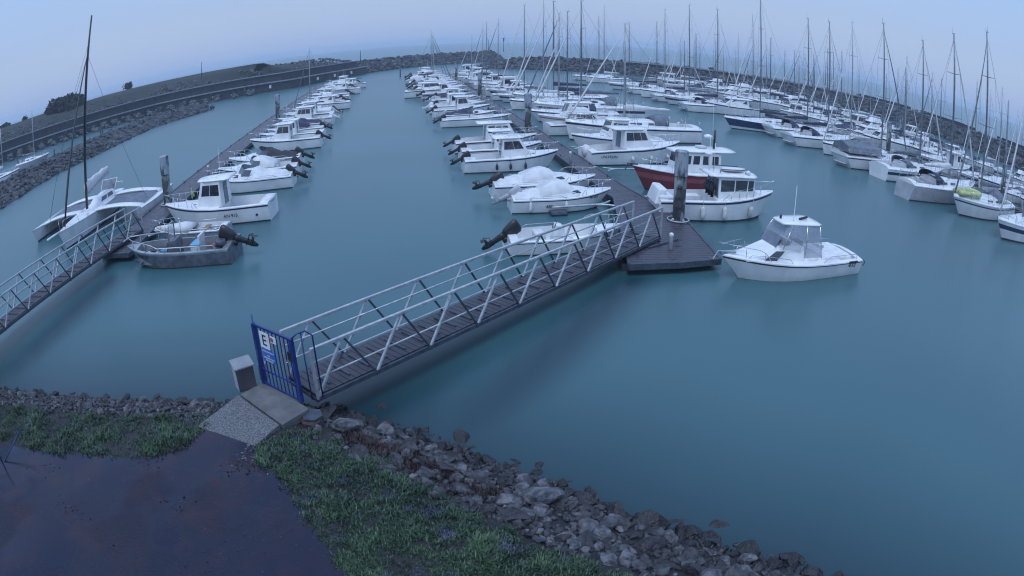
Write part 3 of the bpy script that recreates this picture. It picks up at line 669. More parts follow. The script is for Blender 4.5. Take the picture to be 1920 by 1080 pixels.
# small stones, uncountable
def joined(name, mats, items, src, parent=None):
    V = []; F = []; MI = []
    base = [[v.co.copy() for v in me.vertices] for me in src]; fb = [[tuple(p.vertices) for p in me.polygons] for me in src]
    for (k, M, mi) in items:
        o_ = len(V); V += [tuple(M @ v) for v in base[k]]; F += [tuple(i+o_ for i in f) for f in fb[k]]; MI += [mi]*len(fb[k])
    me = bpy.data.meshes.new(name); me.from_pydata(V, [], F)
    for m_ in mats: me.materials.append(m_)
    me.polygons.foreach_set('material_index', MI); o = bpy.data.objects.new(name, me); COL.objects.link(o)
    if parent: o.parent = parent
    return o
RL = [rock_mesh(20+i, 1, 'stone') for i in range(6)]
def TRS(x, y, z, s, sz=None, r_=rr):
    return Matrix.Translation((x, y, z)) @ Matrix.Rotation(r_.uniform(0, 6.3), 4, 'Z') @ Matrix.Rotation(r_.uniform(-.6, .6), 4, 'X') @ Matrix.Rotation(r_.uniform(-.6, .6), 4, 'Y') @ Matrix.Diagonal((s, s, sz or s, 1))
items = []
while len(items) < 8500:
    x = rr.uniform(-26, 7.5); y = rr.uniform(4.5, 13.8); d = shore_dist(x, y)
    if not -1.0 < d < (2.4 if x > -4 else 2.3) or rr.random() < max(0, -d-.2)*.8: continue
    if blocked(x, y) : continue
    s = rr.choice((rr.uniform(.04, .12), rr.uniform(.08, .22)))*(1.2 if x > -3 else .9); items.append((rr.randrange(6), TRS(x, y, ground_z(x, y)+s*.1, s), 3 if d < .35 else rr.choice((0, 0, 1, 1, 1, 2))))
for k in range(420):      # gravel spill at the foot of the ramp, grit on the road
    if k < 260: x = -5.05+rr.gauss(0, .22); y = 9.55+rr.gauss(0, .30)
    else: x = rr.uniform(-9, -3); y = rr.uniform(4.5, 9.5)
    s = rr.uniform(.02, .07) if k < 260 else rr.uniform(.012, .035); items.append((rr.randrange(6), TRS(x, y, ground_z(x, y)+s*.2, s), 2))
tag(joined('rubble', rockm+[wetrock], items, RL), 'small broken stones between the boulders and by the ramp', kind='stuff')

# ------------------------------------------------------------------ grass
GR = gpix([(610, 800), (680, 822), (760, 868), (850, 930), (930, 985), (1020, 1030), (1160, 1075), (1220, 1130)])
GRASS_R = gpix([(500, 812), (482, 872), (520, 905), (560, 945), (600, 1010), (640, 1060), (700, 1140)])[::-1]
GR_POLY = GR[::1]+gpix([(700, 1140), (640, 1060), (600, 1010), (560, 945), (520, 905), (482, 872), (500, 812)])
GL_POLY = gpix([(-80, 735), (20, 760), (120, 776), (230, 780), (330, 776), (395, 782), (370, 830), (325, 855), (270, 864), (140, 855), (60, 848), (-80, 815)])
V = []; F = []; MI = []
def blade(x, y, z, h, w, az, bend, mi):
    dx, dy = math.cos(az), math.sin(az); px, py = -dy*w/2, dx*w/2; o_ = len(V)
    V.extend([(x-px, y-py, z), (x+px, y+py, z), (x+dx*bend*.35+px*.8, y+dy*bend*.35+py*.8, z+h*.6), (x+dx*bend*.35-px*.8, y+dy*bend*.35-py*.8, z+h*.6), (x+dx*bend, y+dy*bend, z+h)])
    F.extend([(o_, o_+1, o_+2, o_+3), (o_+3, o_+2, o_+4)]); MI.extend([mi, mi])
gr = random.Random(5); n_t = 0
while n_t < 16000:
    if gr.random() < .66: x = gr.uniform(-6, 3.2); y = gr.uniform(4.8, 11.3); P = GR_POLY
    else: x = gr.uniform(-19, -5.5); y = gr.uniform(8, 12.5); P = GL_POLY
    jx = .25*noise.noise(Vector((x*2, y*2, 1))); jy = .25*noise.noise(Vector((x*2, y*2, 9)))
    if not in_poly(x+jx, y+jy, P): continue
    n_t += 1; cl = noise.noise(Vector((x*1.1, y*1.1, 0))); cl2 = noise.noise(Vector((x*3.1, y*3.1, 4)))
    if cl2 < -.20 and gr.random() < .9: continue
    if cl < -.35 and gr.random() < .5: continue
    grey = cl2 > .30 and noise.noise(Vector((x*.8, y*.8, 12))) > -.1
    hh = (.045+.11*max(0, cl+.2))*(.6 if grey else 1)*gr.uniform(.6, 1.5); z = ground_z(x, y)
    for k in range(6 if grey else 5):
        blade(x+gr.gauss(0, .045), y+gr.gauss(0, .045), z-.01, hh*gr.uniform(.6, 1.2), gr.uniform(.012, .03), gr.uniform(0, 6.3), hh*gr.uniform(.3, 1.3), 2 if grey else (1 if gr.random() < .3+cl*.6 else 0))
me = bpy.data.meshes.new('grass'); me.from_pydata(V, [], F); [me.materials.append(m_) for m_ in grassm]; me.polygons.foreach_set('material_index', MI)
o = bpy.data.objects.new('grass', me); COL.objects.link(o); tag(o, 'rough green grass and ground plants on the bank', kind='stuff')
V = []; F = []; MI = []
for (cx, cy_, sp) in ((-1.7, 9.75, .5), (-3.1, 10.7, .35), (-.7, 9.2, .4), (-2.4, 10.3, .4)):
    for k in range(420):
        a = gr.uniform(0, 6.3); q = gr.random()**.6*sp*1.5; x = cx+q*math.cos(a); y = cy_+q*math.sin(a)*.6
        blade(x, y, ground_z(x, y), gr.uniform(.08, .22), .02, gr.uniform(0, 6.3), gr.uniform(.02, .14), 0)
me = bpy.data.meshes.new('weeds'); me.from_pydata(V, [], F); me.materials.append(weedr)
o = bpy.data.objects.new('weeds', me); COL.objects.link(o); tag(o, 'dead reddish brown weeds between grass and boulders', kind='stuff')

# ------------------------------------------------------------------ pontoons
def pontoon(name, poly, z, label, cl_edges, parts=True):
    """poly: outline points (ccw) of the deck at height z; local origin at first point"""
    o0 = Vector((poly[0][0], poly[0][1], 0)); P = [Vector((x, y, 0))-o0 for x, y in poly]
    ax = (P[-1]-P[0]); 
    root = empty(name, o0, 0)
    m = MB(); m.add([(p.x, p.y, z) for p in P]+[(p.x, p.y, z-.07) for p in P], [tuple(range(len(P)))]+[(i, i+len(P), (i+1) % len(P)+len(P), (i+1) % len(P)) for i in range(len(P))]); dk = m.build('deck', deckm, root)
    m = MB()
    for a, b in zip(P, P[1:]+P[:1]):
        m.bar((a.x, a.y, z-.09), (b.x, b.y, z-.09), .10, .24)
    m.build('edge_beam', galvd, root)
    m = MB(); c = sum(P, Vector())/len(P)
    m.add([((p.x-c.x)*.93+c.x, (p.y-c.y)*.985+c.y, -.25) for p in P]+[((p.x-c.x)*.93+c.x, (p.y-c.y)*.985+c.y, z-.14) for p in P], [(i, (i+1) % len(P), (i+1) % len(P)+len(P), i+len(P)) for i in range(len(P))])
    m.build('float', concd, root)
    for (a, b, n) in cl_edges:
        a = Vector(a)-o0.xy.to_3d().xy if False else Vector((a[0]-o0.x, a[1]-o0.y)); b = Vector((b[0]-o0.x, b[1]-o0.y))
        for k in range(n):
            p = a.lerp(b, (k+.5)/n); m = MB(); m.tube([(p.x-.03, p.y-.14, z+.12), (p.x, p.y, z+.10), (p.x+.03, p.y+.14, z+.12)], .022, 5); m.tube([(p.x, p.y, z), (p.x, p.y, z+.11)], .03, 5); m.build('cleat', galvd, root, True)
    return tag(root, label, 'pontoon')
def m_left(y): return 10.75-.1775*y
def m_right(y): return 12.35-.181*y
PM = [(4.25, 21.85), (6.35, 22.1), (8.1, 22.55), (8.05, 28.0), (7.25, 30.2), (m_right(35), 35), (m_right(156), 156), (m_left(156), 156), (m_left(34), 34), (5.15, 31.5)]
pontoon('floating_pontoon', PM, .45, 'long floating timber pontoon with a wide landing stage at the gangway foot', [((m_left(34)+.12, 34), (m_left(120)+.12, 120), 24), ((m_right(35)-.12, 35), (m_right(120)-.12, 120), 24)])
def l_left(y): return -15.6-.2*y
LW = 2.3
PL = [(l_left(24)+LW-.2, 24.0), (l_left(136)+LW, 136), (l_left(136), 136), (l_left(24), 24)]
pontoon('floating_pontoon', PL, .45, 'floating timber pontoon with boats moored only along its right side', [((l_left(26)+.1, 26), (l_left(110)+.1, 110), 22), ((l_left(26)+LW-.1, 26), (l_left(110)+LW-.1, 110), 22)])
def p3(y): return 54.6-.195*y
pontoon('floating_pontoon', [(p3(22)+1.1, 22), (p3(140)+1.1, 140), (p3(140)-1.1, 140), (p3(22)-1.1, 22)], .45, 'far pontoon with a row of sailing yachts on its near side', [])
def p4(y): return 73-.195*y
pontoon('floating_pontoon', [(p4(30)+1.1, 30), (p4(140)+1.1, 140), (p4(140)-1.1, 140), (p4(30)-1.1, 30)], .45, 'outermost pontoon, next to the breakwater wall', [])
# diagonal angle irons on the landing stage
m = MB(); m.bar((4.6, 22.5, .47), (6.3, 24.6, .47), .07, .03); m.bar((6.35, 22.2, .47), (5.5, 24.4, .47), .06, .03)
# piles
def pile(base, h, label, r=.26, sleeve=.33, marks=None, z0=-1.5, collar=True):
    root = empty('mooring_pile', (base[0], base[1], 0))
    m = MB(); m.lathe([(r, z0), (r, h-1.1), (r*.99, h-1.1)], 16); m.build('shaft', pilem, root, True)
    m = MB(); m.lathe([(r*1.12, h-1.15), (r*1.12, h-.02), (r*1.0, h+.02)], 16); m.build('sleeve', pilew, root, False); 
    if collar:
        m = MB(); pts = [(.52*math.cos(t), .52*math.sin(t), .52) for t in [k*math.pi/8 for k in range(17)]]; m.tube(pts, .035, 5)
        for k in range(4): t = k*math.pi/2+.5; m.tube([(.52*math.cos(t), .52*math.sin(t), .52), (.30*math.cos(t), .30*math.sin(t), .55)], .03, 5); m.lathe([(.06, -.06), (.06, .06)], 8, Matrix.Translation((.34*math.cos(t), .34*math.sin(t), .55)) @ Matrix.Rotation(R(90), 4, 'X'))
        m.build('pile_guide', galv, root, True)
    if marks:
        a = math.atan2(-base[1], -base[0])-.22
        for k, tx in enumerate(marks):
            z = .62+k*.47; text(tx, .17, ((r+.012)*math.cos(a), (r+.012)*math.sin(a), z), (math.pi/2, 0, a+math.pi/2), inkd, root, 'depth_mark')
        for k in range(2):
            b = a+.35; m = MB(); m.add([((r+.008)*math.cos(b+t), (r+.008)*math.sin(b+t), z) for z in (.5+k*1.0, 1.3+k*.85) for t in (-.25+.15*k, .2)], [(0, 1, 3, 2)]); m.build('weed_stain', antif, root)
    return tag(root, label, 'pile')
pile((7.62, 27.75), 3.75, 'thick steel pile with depth marks standing through the landing stage', .29, marks=['1.M', '.30M', '1.5M', '1.8M', '2.M'])
pile((1.35, 54.6), 3.75, 'steel pile in the middle pontoon, second from the gangway', .29)
pile((-4.4, 88.8), 3.9, 'steel pile far along the middle pontoon, just before the last group of boats', .28)
pile((-10.9, 126.6), 4.0, 'farthest steel pile of the middle pontoon', .28)
pile((-21.2, 33.2), 3.55, 'steel pile with a pale sleeve beside the left pontoon, behind the trimaran', .29)
pile((-28.9, 74.6), 3.6, 'steel pile far down the left pontoon near the short masted sailboat', .30)
pile((p3(60)+.0, 60.5), 4.0, 'pale steel pile rising from the far pontoon behind the yachts', .30)
pile((p4(78), 78), 4.1, 'steel pile in the outermost pontoon', .30)
pile((47.5, 42.5), 3.9, 'steel pile at the near end of the far pontoon by the breakwater', .28)
# service posts
def post_(x, y, label):
    m = MB(); m.lathe([(.09, .45), (.085, 1.0), (.10, 1.02), (.095, 1.12), (.02, 1.16)], 10); o = m.build('service_post', rubber, None, True, loc=(x, y, 0)); return tag(o, label, 'service post', 'white service posts on the pontoons')
post_(6.25, 23.6, 'white service post on the landing stage near its front edge')
post_(3.75, 41.0, 'white service post on the middle pontoon beside the covered boats')
post_(-.3, 62, 'white service post on the middle pontoon beyond the second pile')
post_(-22.3, 41.6, 'white service post on the left pontoon among the small boats')
# mooring fingers
def finger(x, y, hd, L_, label):
    root = empty('mooring_finger', (x, y, 0), hd)
    m = MB(); m.tube(smooth_pts([(0, -.5, .42), (.5, -.12, .42), (1, 0, .42), (L_, 0, .40)], 4), .055, 7); m.tube(smooth_pts([(0, .5, .42), (.5, .12, .42), (1, 0, .42)], 4), .055, 7); m.build('finger_tube', galv, root, True)
    m = MB(); m.loft([[Vector((L_-.35+a, .24*math.cos(t), .10+.18*math.sin(t))) for t in [k*math.pi/5 for k in range(10)]] for a in (-.35, .45)]); m.build('finger_float', galvd, root)
    return tag(root, label, 'mooring finger', 'mooring fingers between the boats')
finger(7.0, 31.8, R(14), 5.6, 'mooring finger between the red boat and the boat with the dark window front')
finger(5.75, 39.0, R(12), 5.6, 'mooring finger between the red boat and the wheelhouse cruiser behind it')
finger(5.0, 30.6, R(195), 3.2, 'mooring finger at the bow of the nearest covered boat')
finger(4.1, 36.2, R(193), 5.0, 'mooring finger between the covered boats and the cabin boat behind')
finger(4.4, 46.5, R(12), 6, 'mooring finger beyond the wheelhouse cruiser')
finger(1.9, 49.0, R(193), 5, 'mooring finger next to the second pile')
finger(-21.0+2.35-.2, 27.2, R(10), 4.8, 'mooring finger behind the aluminium workboat')

# ------------------------------------------------------------------ gangways
def gangway(A, B, zA, zB, wid, label, side=1, n=9, name='gangway', lfoot=0):
    """A,B: ends of the near-side bottom chord; the other truss is offset by wid"""
    a = Vector((A[0], A[1], zA)); b = Vector((B[0], B[1], zB)); d = (b-a); L_ = d.length; hd = math.atan2(d.y, d.x); pitch = math.atan2(d.z, d.xy.length)
    root = empty(name, a, hd); root.rotation_euler = (0, -pitch, hd); Hh = 1.28; y2 = side*wid
    # local: x along, y across (side*wid), z up
    m = MB(); m.box((L_/2, y2/2, .055), (L_, wid-.10, .05)); m.build('deck', gangdeck, root)
    k = .55
    while k < L_-.3: m = MB(); m.box((k, y2/2, .095), (.055, wid*.62, .035)); m.build('batten', galvd, root); k += .62
    for y in (0, y2):
        m = MB(); m.box((L_/2, y, Hh), (L_+.05, .078, .078)); m.build('handrail', galv, root, bevel=.012)
        m = MB(); m.box((L_/2, y, 0), (L_, .07, .11)); m.build('bottom_chord', galvd, root)
        m = MB(); yi = y+(.05 if y == 0 else -.05)*side; m.tube([(0, yi, .92), (L_, yi, .92)], .022, 6); m.build('middle_rail', galv, root, True); m = MB(); m.tube([(0, yi, .50), (L_, yi, .50)], .024, 6); m.build('lower_rail', galv, root, True)
        st = L_/n
        for k in range(n):
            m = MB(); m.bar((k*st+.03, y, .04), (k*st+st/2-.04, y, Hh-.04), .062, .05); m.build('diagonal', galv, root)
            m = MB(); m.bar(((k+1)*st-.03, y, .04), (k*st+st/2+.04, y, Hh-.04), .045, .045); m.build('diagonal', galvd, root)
        for x_ in (0, L_): m = MB(); m.bar((x_, y, 0), (x_, y, Hh), .07, .07); m.build('end_post', galv, root)
    for k in range(n+1): m = MB(); m.box((k*L_/n, y2/2, -.05), (.07, wid, .08)); m.build('cross_beam', galvd, root)
    return tag(root, label, 'gangway')
gA = W(597, 748, .78); gB = W(1238, 446, .56)
gangway(gA.xy, gB.xy, .78, .56, 1.36, 'long pale steel truss gangway from the blue gate down to the pontoon', 1)
gangway((-19.55, 11.0), (-19.55, 27.4), .85, .56, 1.25, 'steel truss gangway cut off by the left picture edge', 1)
# bits at the foot of the gangway
m = MB(); m.bar((0, 0, .03), (1.5, 1.15, .03), .10, .05); o = m.build('angle_iron', galvd, None, loc=(5.35, 23.7, .45)); tag(o, 'loose angle iron lying on the landing stage beside the gangway end', 'angle iron')

# gate
G0 = Vector((-5.87, 12.19, 1.06)); G1 = Vector((-4.66, 11.47, 1.06)); gd = G1-G0; ghd = math.atan2(gd.y, gd.x); GL = gd.xy.length
gate = empty('blue_gate', G0, ghd); tag(gate, 'blue barred security gate with an E sign at the gangway entrance', 'gate')
HT = 1.58
def bars(name, segs, mats=bluepaint, parent=gate, w=.035):
    m = MB()
    for a, b, ww in segs: m.bar(a, b, ww, ww)
    return m.build(name, mats, parent)
bars('gate_frame', [((0, 0, 0), (0, 0, HT), .085), ((GL, 0, 0), (GL, 0, HT), .085), ((.04, 0, HT-.03), (GL-.04, 0, HT-.03), .05), ((.04, 0, .04), (GL-.04, 0, .04), .05), ((.04, 0, .42), (GL-.04, 0, .42), .035)])
for k in range(9):
    x = .13+k*(GL-.26)/8; bars('bar', [((x, 0, .06), (x, 0, HT-.05), .022)])
m = MB(); m.box((GL-.12, .0, 1.12), (.13, .07, .22)); m.build('lock_box', blackp, gate, bevel=.01)
m = MB(); m.tube([(GL-.12, -.05, 1.02), (GL-.12, -.12, 1.02), (GL-.20, -.12, 1.02)], .012, 6); m.build('handle', steel, gate, True)
# side wings with rounded tops
for s0, ln, bx in ((0, -.42, .0), (GL, .42, 0)):
    m = MB(); z1 = HT-.02
    m.tube([(s0, 0, z1), (s0+ln*.35, .10, z1+.10), (s0+ln*.8, .22, z1+.06), (s0+ln, .28, z1-.1), (s0+ln, .30, .0)] if s0 == 0 else [(s0, 0, z1), (s0+.10, .10, z1+.12), (s0+.2, .28, z1+.14), (s0+.26, .42, z1), (s0+.26, .45, .0)], .02, 7)
    if s0: m.tube([(s0+.13, .2, z1+.12), (s0+.13, .22, 0)], .018, 6)
    else: m.tube([(s0+ln*.5, .14, z1+.08), (s0+ln*.5, .14, 0)], .018, 6)
    m.build('side_wing', bluepaint, gate, True)
sg = MB(); sg.box((.42, -.035, 1.27), (.36, .012, .40)); s1 = sg.build('letter_sign', signw, gate); text('E', .38, (.42, -.046, 1.265), (math.pi/2, 0, 0), inkd, s1, sx=.95)
sg = MB(); sg.box((.49, -.035, .89), (.50, .012, .32)); s2 = sg.build('notice_sign', signb, gate)
text('ACCES INTERDIT', .058, (.49, -.046, .99), (math.pi/2, 0, 0), signw, s2, ext=.002); text('AUX', .058, (.49, -.046, .895), (math.pi/2, 0, 0), signw, s2, ext=.002); text('PERSONNES NON', .052, (.49, -.046, .825), (math.pi/2, 0, 0), signw, s2, ext=.002); text('AUTORISEES', .052, (.49, -.046, .765), (math.pi/2, 0, 0), signw, s2, ext=.002)
sg = MB(); sg.box((.77, -.035, 1.37), (.20, .012, .16)); s3 = sg.build('warning_sign', signw, gate)
m = MB(); m.lathe([(.055, -.003), (.055, .003)], 14, Matrix.Translation((.73, -.045, 1.37)) @ Matrix.Rotation(R(90), 4, 'X')); m.build('red_symbol', redsig, s3)

# cabinet
cab = empty('service_cabinet', (-6.30, 12.06, 1.0), R(40)); tag(cab, 'box shaped cabinet with a pale sloped lid beside the gate', 'cabinet')
m = MB(); m.hexa([(-.28, -.2, 0), (.28, -.2, 0), (.28, .2, 0), (-.28, .2, 0)], [(-.28, -.2, .62), (.28, -.2, .62), (.28, .2, .70), (-.28, .2, .70)]); m.build('body', [cabm], cab, bevel=.01)
m = MB(); m.hexa([(-.32, -.24, .635), (.32, -.24, .635), (.32, .23, .715), (-.32, .23, .715)], [(-.32, -.24, .67), (.32, -.24, .67), (.32, .23, .75), (-.32, .23, .75)]); m.build('lid', conccap, cab)
m = MB(); m.box((-.287, 0, .3), (.012, .34, .58)); m.build('side_panel', cabl, cab)
cab.location = (-6.32, 12.02, 1.02); cab.scale = (.85, .9, .95)
bl = MB(); bl.box((0, 0, .22), (.2, .2, .44)); o = bl.build('concrete_post', conccap, None, bevel=.02, loc=(-5.98, 12.5, 1.0)); tag(o, 'small pale square post between the cabinet and the gate', 'post')

# landing slab and ramp
def slab(name, pts, z, th, mat, label, dz=None):
    m = MB(); zz = dz or [0]*4; o0 = Vector(pts[0])
    m.hexa([(p[0]-o0.x, p[1]-o0.y, z+q-th) for p, q in zip(pts, zz)], [(p[0]-o0.x, p[1]-o0.y, z+q) for p, q in zip(pts, zz)])
    o = m.build(name, mat, None, bevel=.015, loc=(o0.x, o0.y, 0)); return tag(o, label, 'slab')
slab('concrete_slab', [(-4.86, 10.52), (-4.42, 11.22), (-5.90, 12.32), (-6.32, 11.60)], 1.06, .22, concrete, 'smooth grey concrete slab at the foot of the blue gate')
slab('ramp_slab', [(-5.27, 9.72), (-4.91, 10.48), (-6.36, 11.54), (-6.98, 10.16)], 1.05, .16, rampm, 'gritty speckled ramp slab leading up from the dirt road', [-.02, .03, .03, -.03])
m = MB(); m.lathe([(.17, -1.2), (.17, -.12), (.23, -.12), (.23, -.02)], 16); o = m.build('rusty_pile', rust, None, loc=(-4.33, 10.98, .95)); sm_angle(o); tag(o, 'short rusty steel pile under the gangway end', 'pile')
m = MB(); m.lathe([(.26, -.05), (.26, .0)], 6); o = m.build('bearing_plate', galvd, None, loc=(-4.33, 11.1, .99)); tag(o, 'steel bearing plate on top of the rusty pile', 'plate')
# blue barrier at the left edge
A_ = W(7, 872, 1.0); z1 = top_z(A_, 38, 806); T_ = W(38, 806, z1); z2 = top_z(A_, 5, 798)
rl = empty('blue_railing', A_); tag(rl, 'blue tubular railing half cut off at the left edge of the picture', 'railing')
B_ = Vector((-1.1, -.5, 0))
m = MB(); m.tube([(0, 0, 0), (0, 0, z2-1)], .022, 6); m.tube([(0, 0, z2-1), tuple(B_+Vector((0, 0, z2-1)))], .022, 6); m.tube([tuple(B_), tuple(B_+Vector((0, 0, z2-1)))], .022, 6); m.build('frame', bluepaint, rl, True)
m = MB(); m.tube([(0, 0, .02), tuple(T_-A_)], .02, 6); m.build('brace', bluepaint, rl, True)
m = MB(); m.tube([(0, 0, .5), tuple(B_+Vector((0, 0, .5)))], .016, 6); m.build('cross_bar', bluepaint, rl, True)
A_ = W(-14, 800, 1.0); rl = empty('blue_railing', A_); tag(rl, 'second blue railing piece nearer the water at the left edge', 'railing')
m = MB(); m.tube([(0, 0, 0), (.25, .1, .55)], .022, 6); m.tube([(0, 0, 0), (-.05, 0, 1.0), (-1, -.3, 1.0)], .022, 6); m.build('frame', bluepaint, rl, True)
# mooring ropes
ropem = pm('rope', (.30, .31, .33), (.16, .17, .19), 12, .8)
def rope(a, b, label, sag=.15):
    a = Vector(a); b = Vector(b); m = MB(); m.tube([a.lerp(b, t/8)-Vector((0, 0, sag*math.sin(math.pi*t/8)))-a for t in range(9)], .014, 5); o = m.build('mooring_rope', ropem, None, True, loc=a); tag(o, label, 'rope', 'mooring ropes of the near boats')
rope((8.0, 21.7, 1.0), (7.6, 22.7, .5), 'rope from the bow of the lone hardtop fishing boat to the landing stage')
rope((4.6, 31.5, .9), (5.2, 32.2, .5), 'rope from the bow of the numbered covered boat to the pontoon')
rope((4.4, 34.6, 1.0), (4.9, 35.3, .5), 'rope from the bow of the peaked hood boat to the pontoon')
rope((7.5, 29.4, .9), (7.0, 31.6, .5), 'stern rope of the dark windowed fishing boat', .1)
rope((6.9, 35.3, 1.3), (6.0, 36.0, .5), 'bow rope of the red hulled fishing boat')
rope((5.1, 42.6, .9), (4.7, 41.6, .5), 'stern rope of the wheelhouse cruiser', .05)
rope((-17.9, 23.4, .9), (-18.6, 24.6, .5), 'bow rope of the aluminium workboat')
rope((-19.0, 29.9, 1.1), (-19.6, 30.6, .5), 'bow rope of the white cabin boat with oval roof')
# leaf litter and mud clods on the road
items = []
for (cx, cy_, n_, sp) in ((-7.5, 8.6, 40, .35), (-5.3, 8.9, 60, .25), (-6.3, 7.4, 30, .3), (-8.8, 6.6, 26, .3), (-4.4, 6.9, 22, .4), (-7.0, 5.8, 18, .5), (-5.0, 6.0, 18, .4), (-10.5, 7.6, 24, .5)):
    for k in range(n_):
        x = cx+rr.gauss(0, sp); y = cy_+rr.gauss(0, sp*.6); q = rr.uniform(.02, .07); items.append((rr.randrange(6), TRS(x, y, ground_z(x, y)+.02, q, q*.3), rr.choice((0, 0, 1))))
tag(joined('leaf_litter', [weedr, wetrock], items, RL), 'dark wet leaves and clods scattered over the dirt road', kind='stuff')

# ------------------------------------------------------------------ breakwaters, quay, hills
def along(path, step):
    out = []; acc = 0
    for (ax, ay), (bx, by) in zip(path, path[1:]):
        L_ = math.hypot(bx-ax, by-ay); n = max(1, int(L_/step))
        for k in range(n): t = k/n; out.append((ax+(bx-ax)*t, ay+(by-ay)*t, (bx-ax)/L_, (by-ay)/L_))
    out.append((*path[-1], out[-1][2], out[-1][3])); return out
def mound(name, path, wid, crest, label, armour, side=1, crown=None, nrock=500, rs=(.5, 1.4), core=None, two=False, seed=1, cr_fn=None, flat=2.5):
    """rock mound; path is the foot on the harbour side, outward is `side` to its left"""
    root = empty(name, (path[0][0], path[0][1], 0)); ox, oy = path[0]; q = along(path, 3); rings = []
    prof = [(0, -1.2), (.25, .05)] + [(wid*.42, crest), (wid*.42+flat, crest), (wid, .2), (wid+1.5, -1.5)]
    for x, y, tx, ty in q:
        nx, ny = -ty*side, tx*side; k = cr_fn(x, y) if cr_fn else 1
        rings.append([Vector((x-ox+nx*d+.3*noise.noise(Vector((x, d, 1))), y-oy+ny*d, z*(k if z > 0 else 1)+(.25*noise.noise(Vector((x*.4, y*.4, d))) if z > .1 else 0))) for d, z in prof])
    m = MB(); m.loft(rings, closed=False); o = m.build('core', core or rockfar, root)
    r_ = random.Random(seed); items = []
    for k in range(nrock):
        x, y, tx, ty = r_.choice(q); t = r_.uniform(-1.5, 1.5); x += tx*t; y += ty*t; nx, ny = -ty*side, tx*side
        f = r_.random(); d = (f*wid*.42) if (not two or r_.random() < .7) else r_.uniform(wid*.42, wid); kk = cr_fn(x, y) if cr_fn else 1
        z = crest*kk*min(1, d/(wid*.42)) if d <= wid*.42+flat else crest*kk*max(0, 1-(d-wid*.42-flat)/(wid*.58-flat))
        s = r_.uniform(*rs); items.append((r_.randrange(6), TRS(x-ox+nx*d, y-oy+ny*d, z, s, r_=r_), r_.choice((0, 0, 1))))
    o = joined('rock_armour', armour, items, RL, root); tag(o, None, kind='stuff')
    return root, q, ox, oy
RA = [rockfar, rockfar2]
# far left breakwater beyond the quay
FL = [(-45.5, 188), (-38.5, 207), (-29, 225), (-15, 237), (-8, 250), (-3, 266)]
root, q, ox, oy = mound('rock_breakwater', FL, 13, 4.0, '', RA, 1, nrock=1100, rs=(.9, 2.0), seed=4); tag(root, 'rock breakwater across the far end, left of the harbour mouth', 'breakwater')
FRp = [(-10.5, 184), (3, 181), (16.5, 174), (36, 166), (58, 156), (76, 143), (86, 128), (88.3, 108), (89.5, 80), (90.5, 50), (92, 10)]
def crf(x, y): return min(1, .25+max(0, (x+11)/16)) if y > 160 else 1
root, q, ox, oy = mound('rock_breakwater', FRp, 14, 3.6, '', RA, 1, nrock=2200, rs=(.8, 1.9), seed=5, cr_fn=crf); tag(root, 'long dark rock breakwater behind the right hand yachts', 'breakwater')
# wall along the crest of the right breakwater
m = MB(); m2 = MB(); cr_ = random.Random(2); wp = along([(30, 173), (60, 160.5), (80, 146), (91.5, 129), (94, 108), (95.2, 80), (96.2, 50), (98, 10)], 4)
for (x, y, tx, ty), (x2, y2, _, _) in zip(wp, wp[1:]):
    m.bar((x, y, 3.55), (x2, y2, 3.55), .9, .35)
    if cr_.random() < .78 and y < 140: m2.bar((x, y, 4.0), (x+(x2-x)*.86, y+(y2-y)*.86, 4.0), 1.0, .55+.2*cr_.random())
br = empty('breakwater_wall', (0, 0, 0)); tag(br, 'pale concrete parapet running along the crest of the right breakwater', 'parapet wall'); m.build('coping', conccap, br); m2.build('parapet_blocks', concd, br)
# left quay: two tiers
QP = [(-210, 40), (-150, 62), (-108, 90), (-95, 112), (-84, 130), (-66.1, 140.5), (-60, 143.5), (-52.9, 147), (-49.5, 160), (-44.6, 181), (-43.5, 190)]
qw = empty('quay_wall', (-66, 140, 0)); tag(qw, 'two tier concrete quay wall along the left side of the harbour', 'quay wall')
qa = along(QP, 5); r1 = []; r2 = []; r3 = []
for x, y, tx, ty in qa:
    nx, ny = -ty, tx; X, Y = x+66, y-140
    P = lambda d, z: Vector((X+nx*d, Y+ny*d, z))
    r1.append([P(0, -2), P(.1, 2.2), P(3.2, 2.25)]); r2.append([P(3.2, 1.8), P(3.3, 4.2), P(5.5, 4.25), P(5.5, 3)]); r3.append((P(0, 2.3), P(3.2, 4.3)))
m = MB(); m.loft(r1, closed=False, cap=False); m.build('lower_wall', concd, qw); m = MB(); m.loft(r2, closed=False, cap=False); m.build('upper_wall', concd, qw)
m = MB(); m3 = MB()
for (a, b), (c, d) in zip(r3, r3[1:]): m.bar(a, c, .7, .28); m3.bar(b, d, .6, .25)
m.build('lower_coping', conccap, qw); m3.build('upper_coping', conccap, qw)
for (x, y) in ((-63.6, 141.6), (-51.5, 152.5), (-46, 176)):
    m = MB(); m.bar((x+66, y-140-.35, -1), (x+66, y-140-.35, 2.3), .5, .35); m.build('ladder_recess', antif, qw)
for (x, y) in ((-58, 144.2), (-49.8, 158.2), (-47.6, 167), (-45.4, 177)):
    m = MB(); m.bar((x+66.35, y-140-.2, .9), (x+66.35, y-140-.2, 1.7), .5, .2); m.build('white_fender_board', rubber, qw)
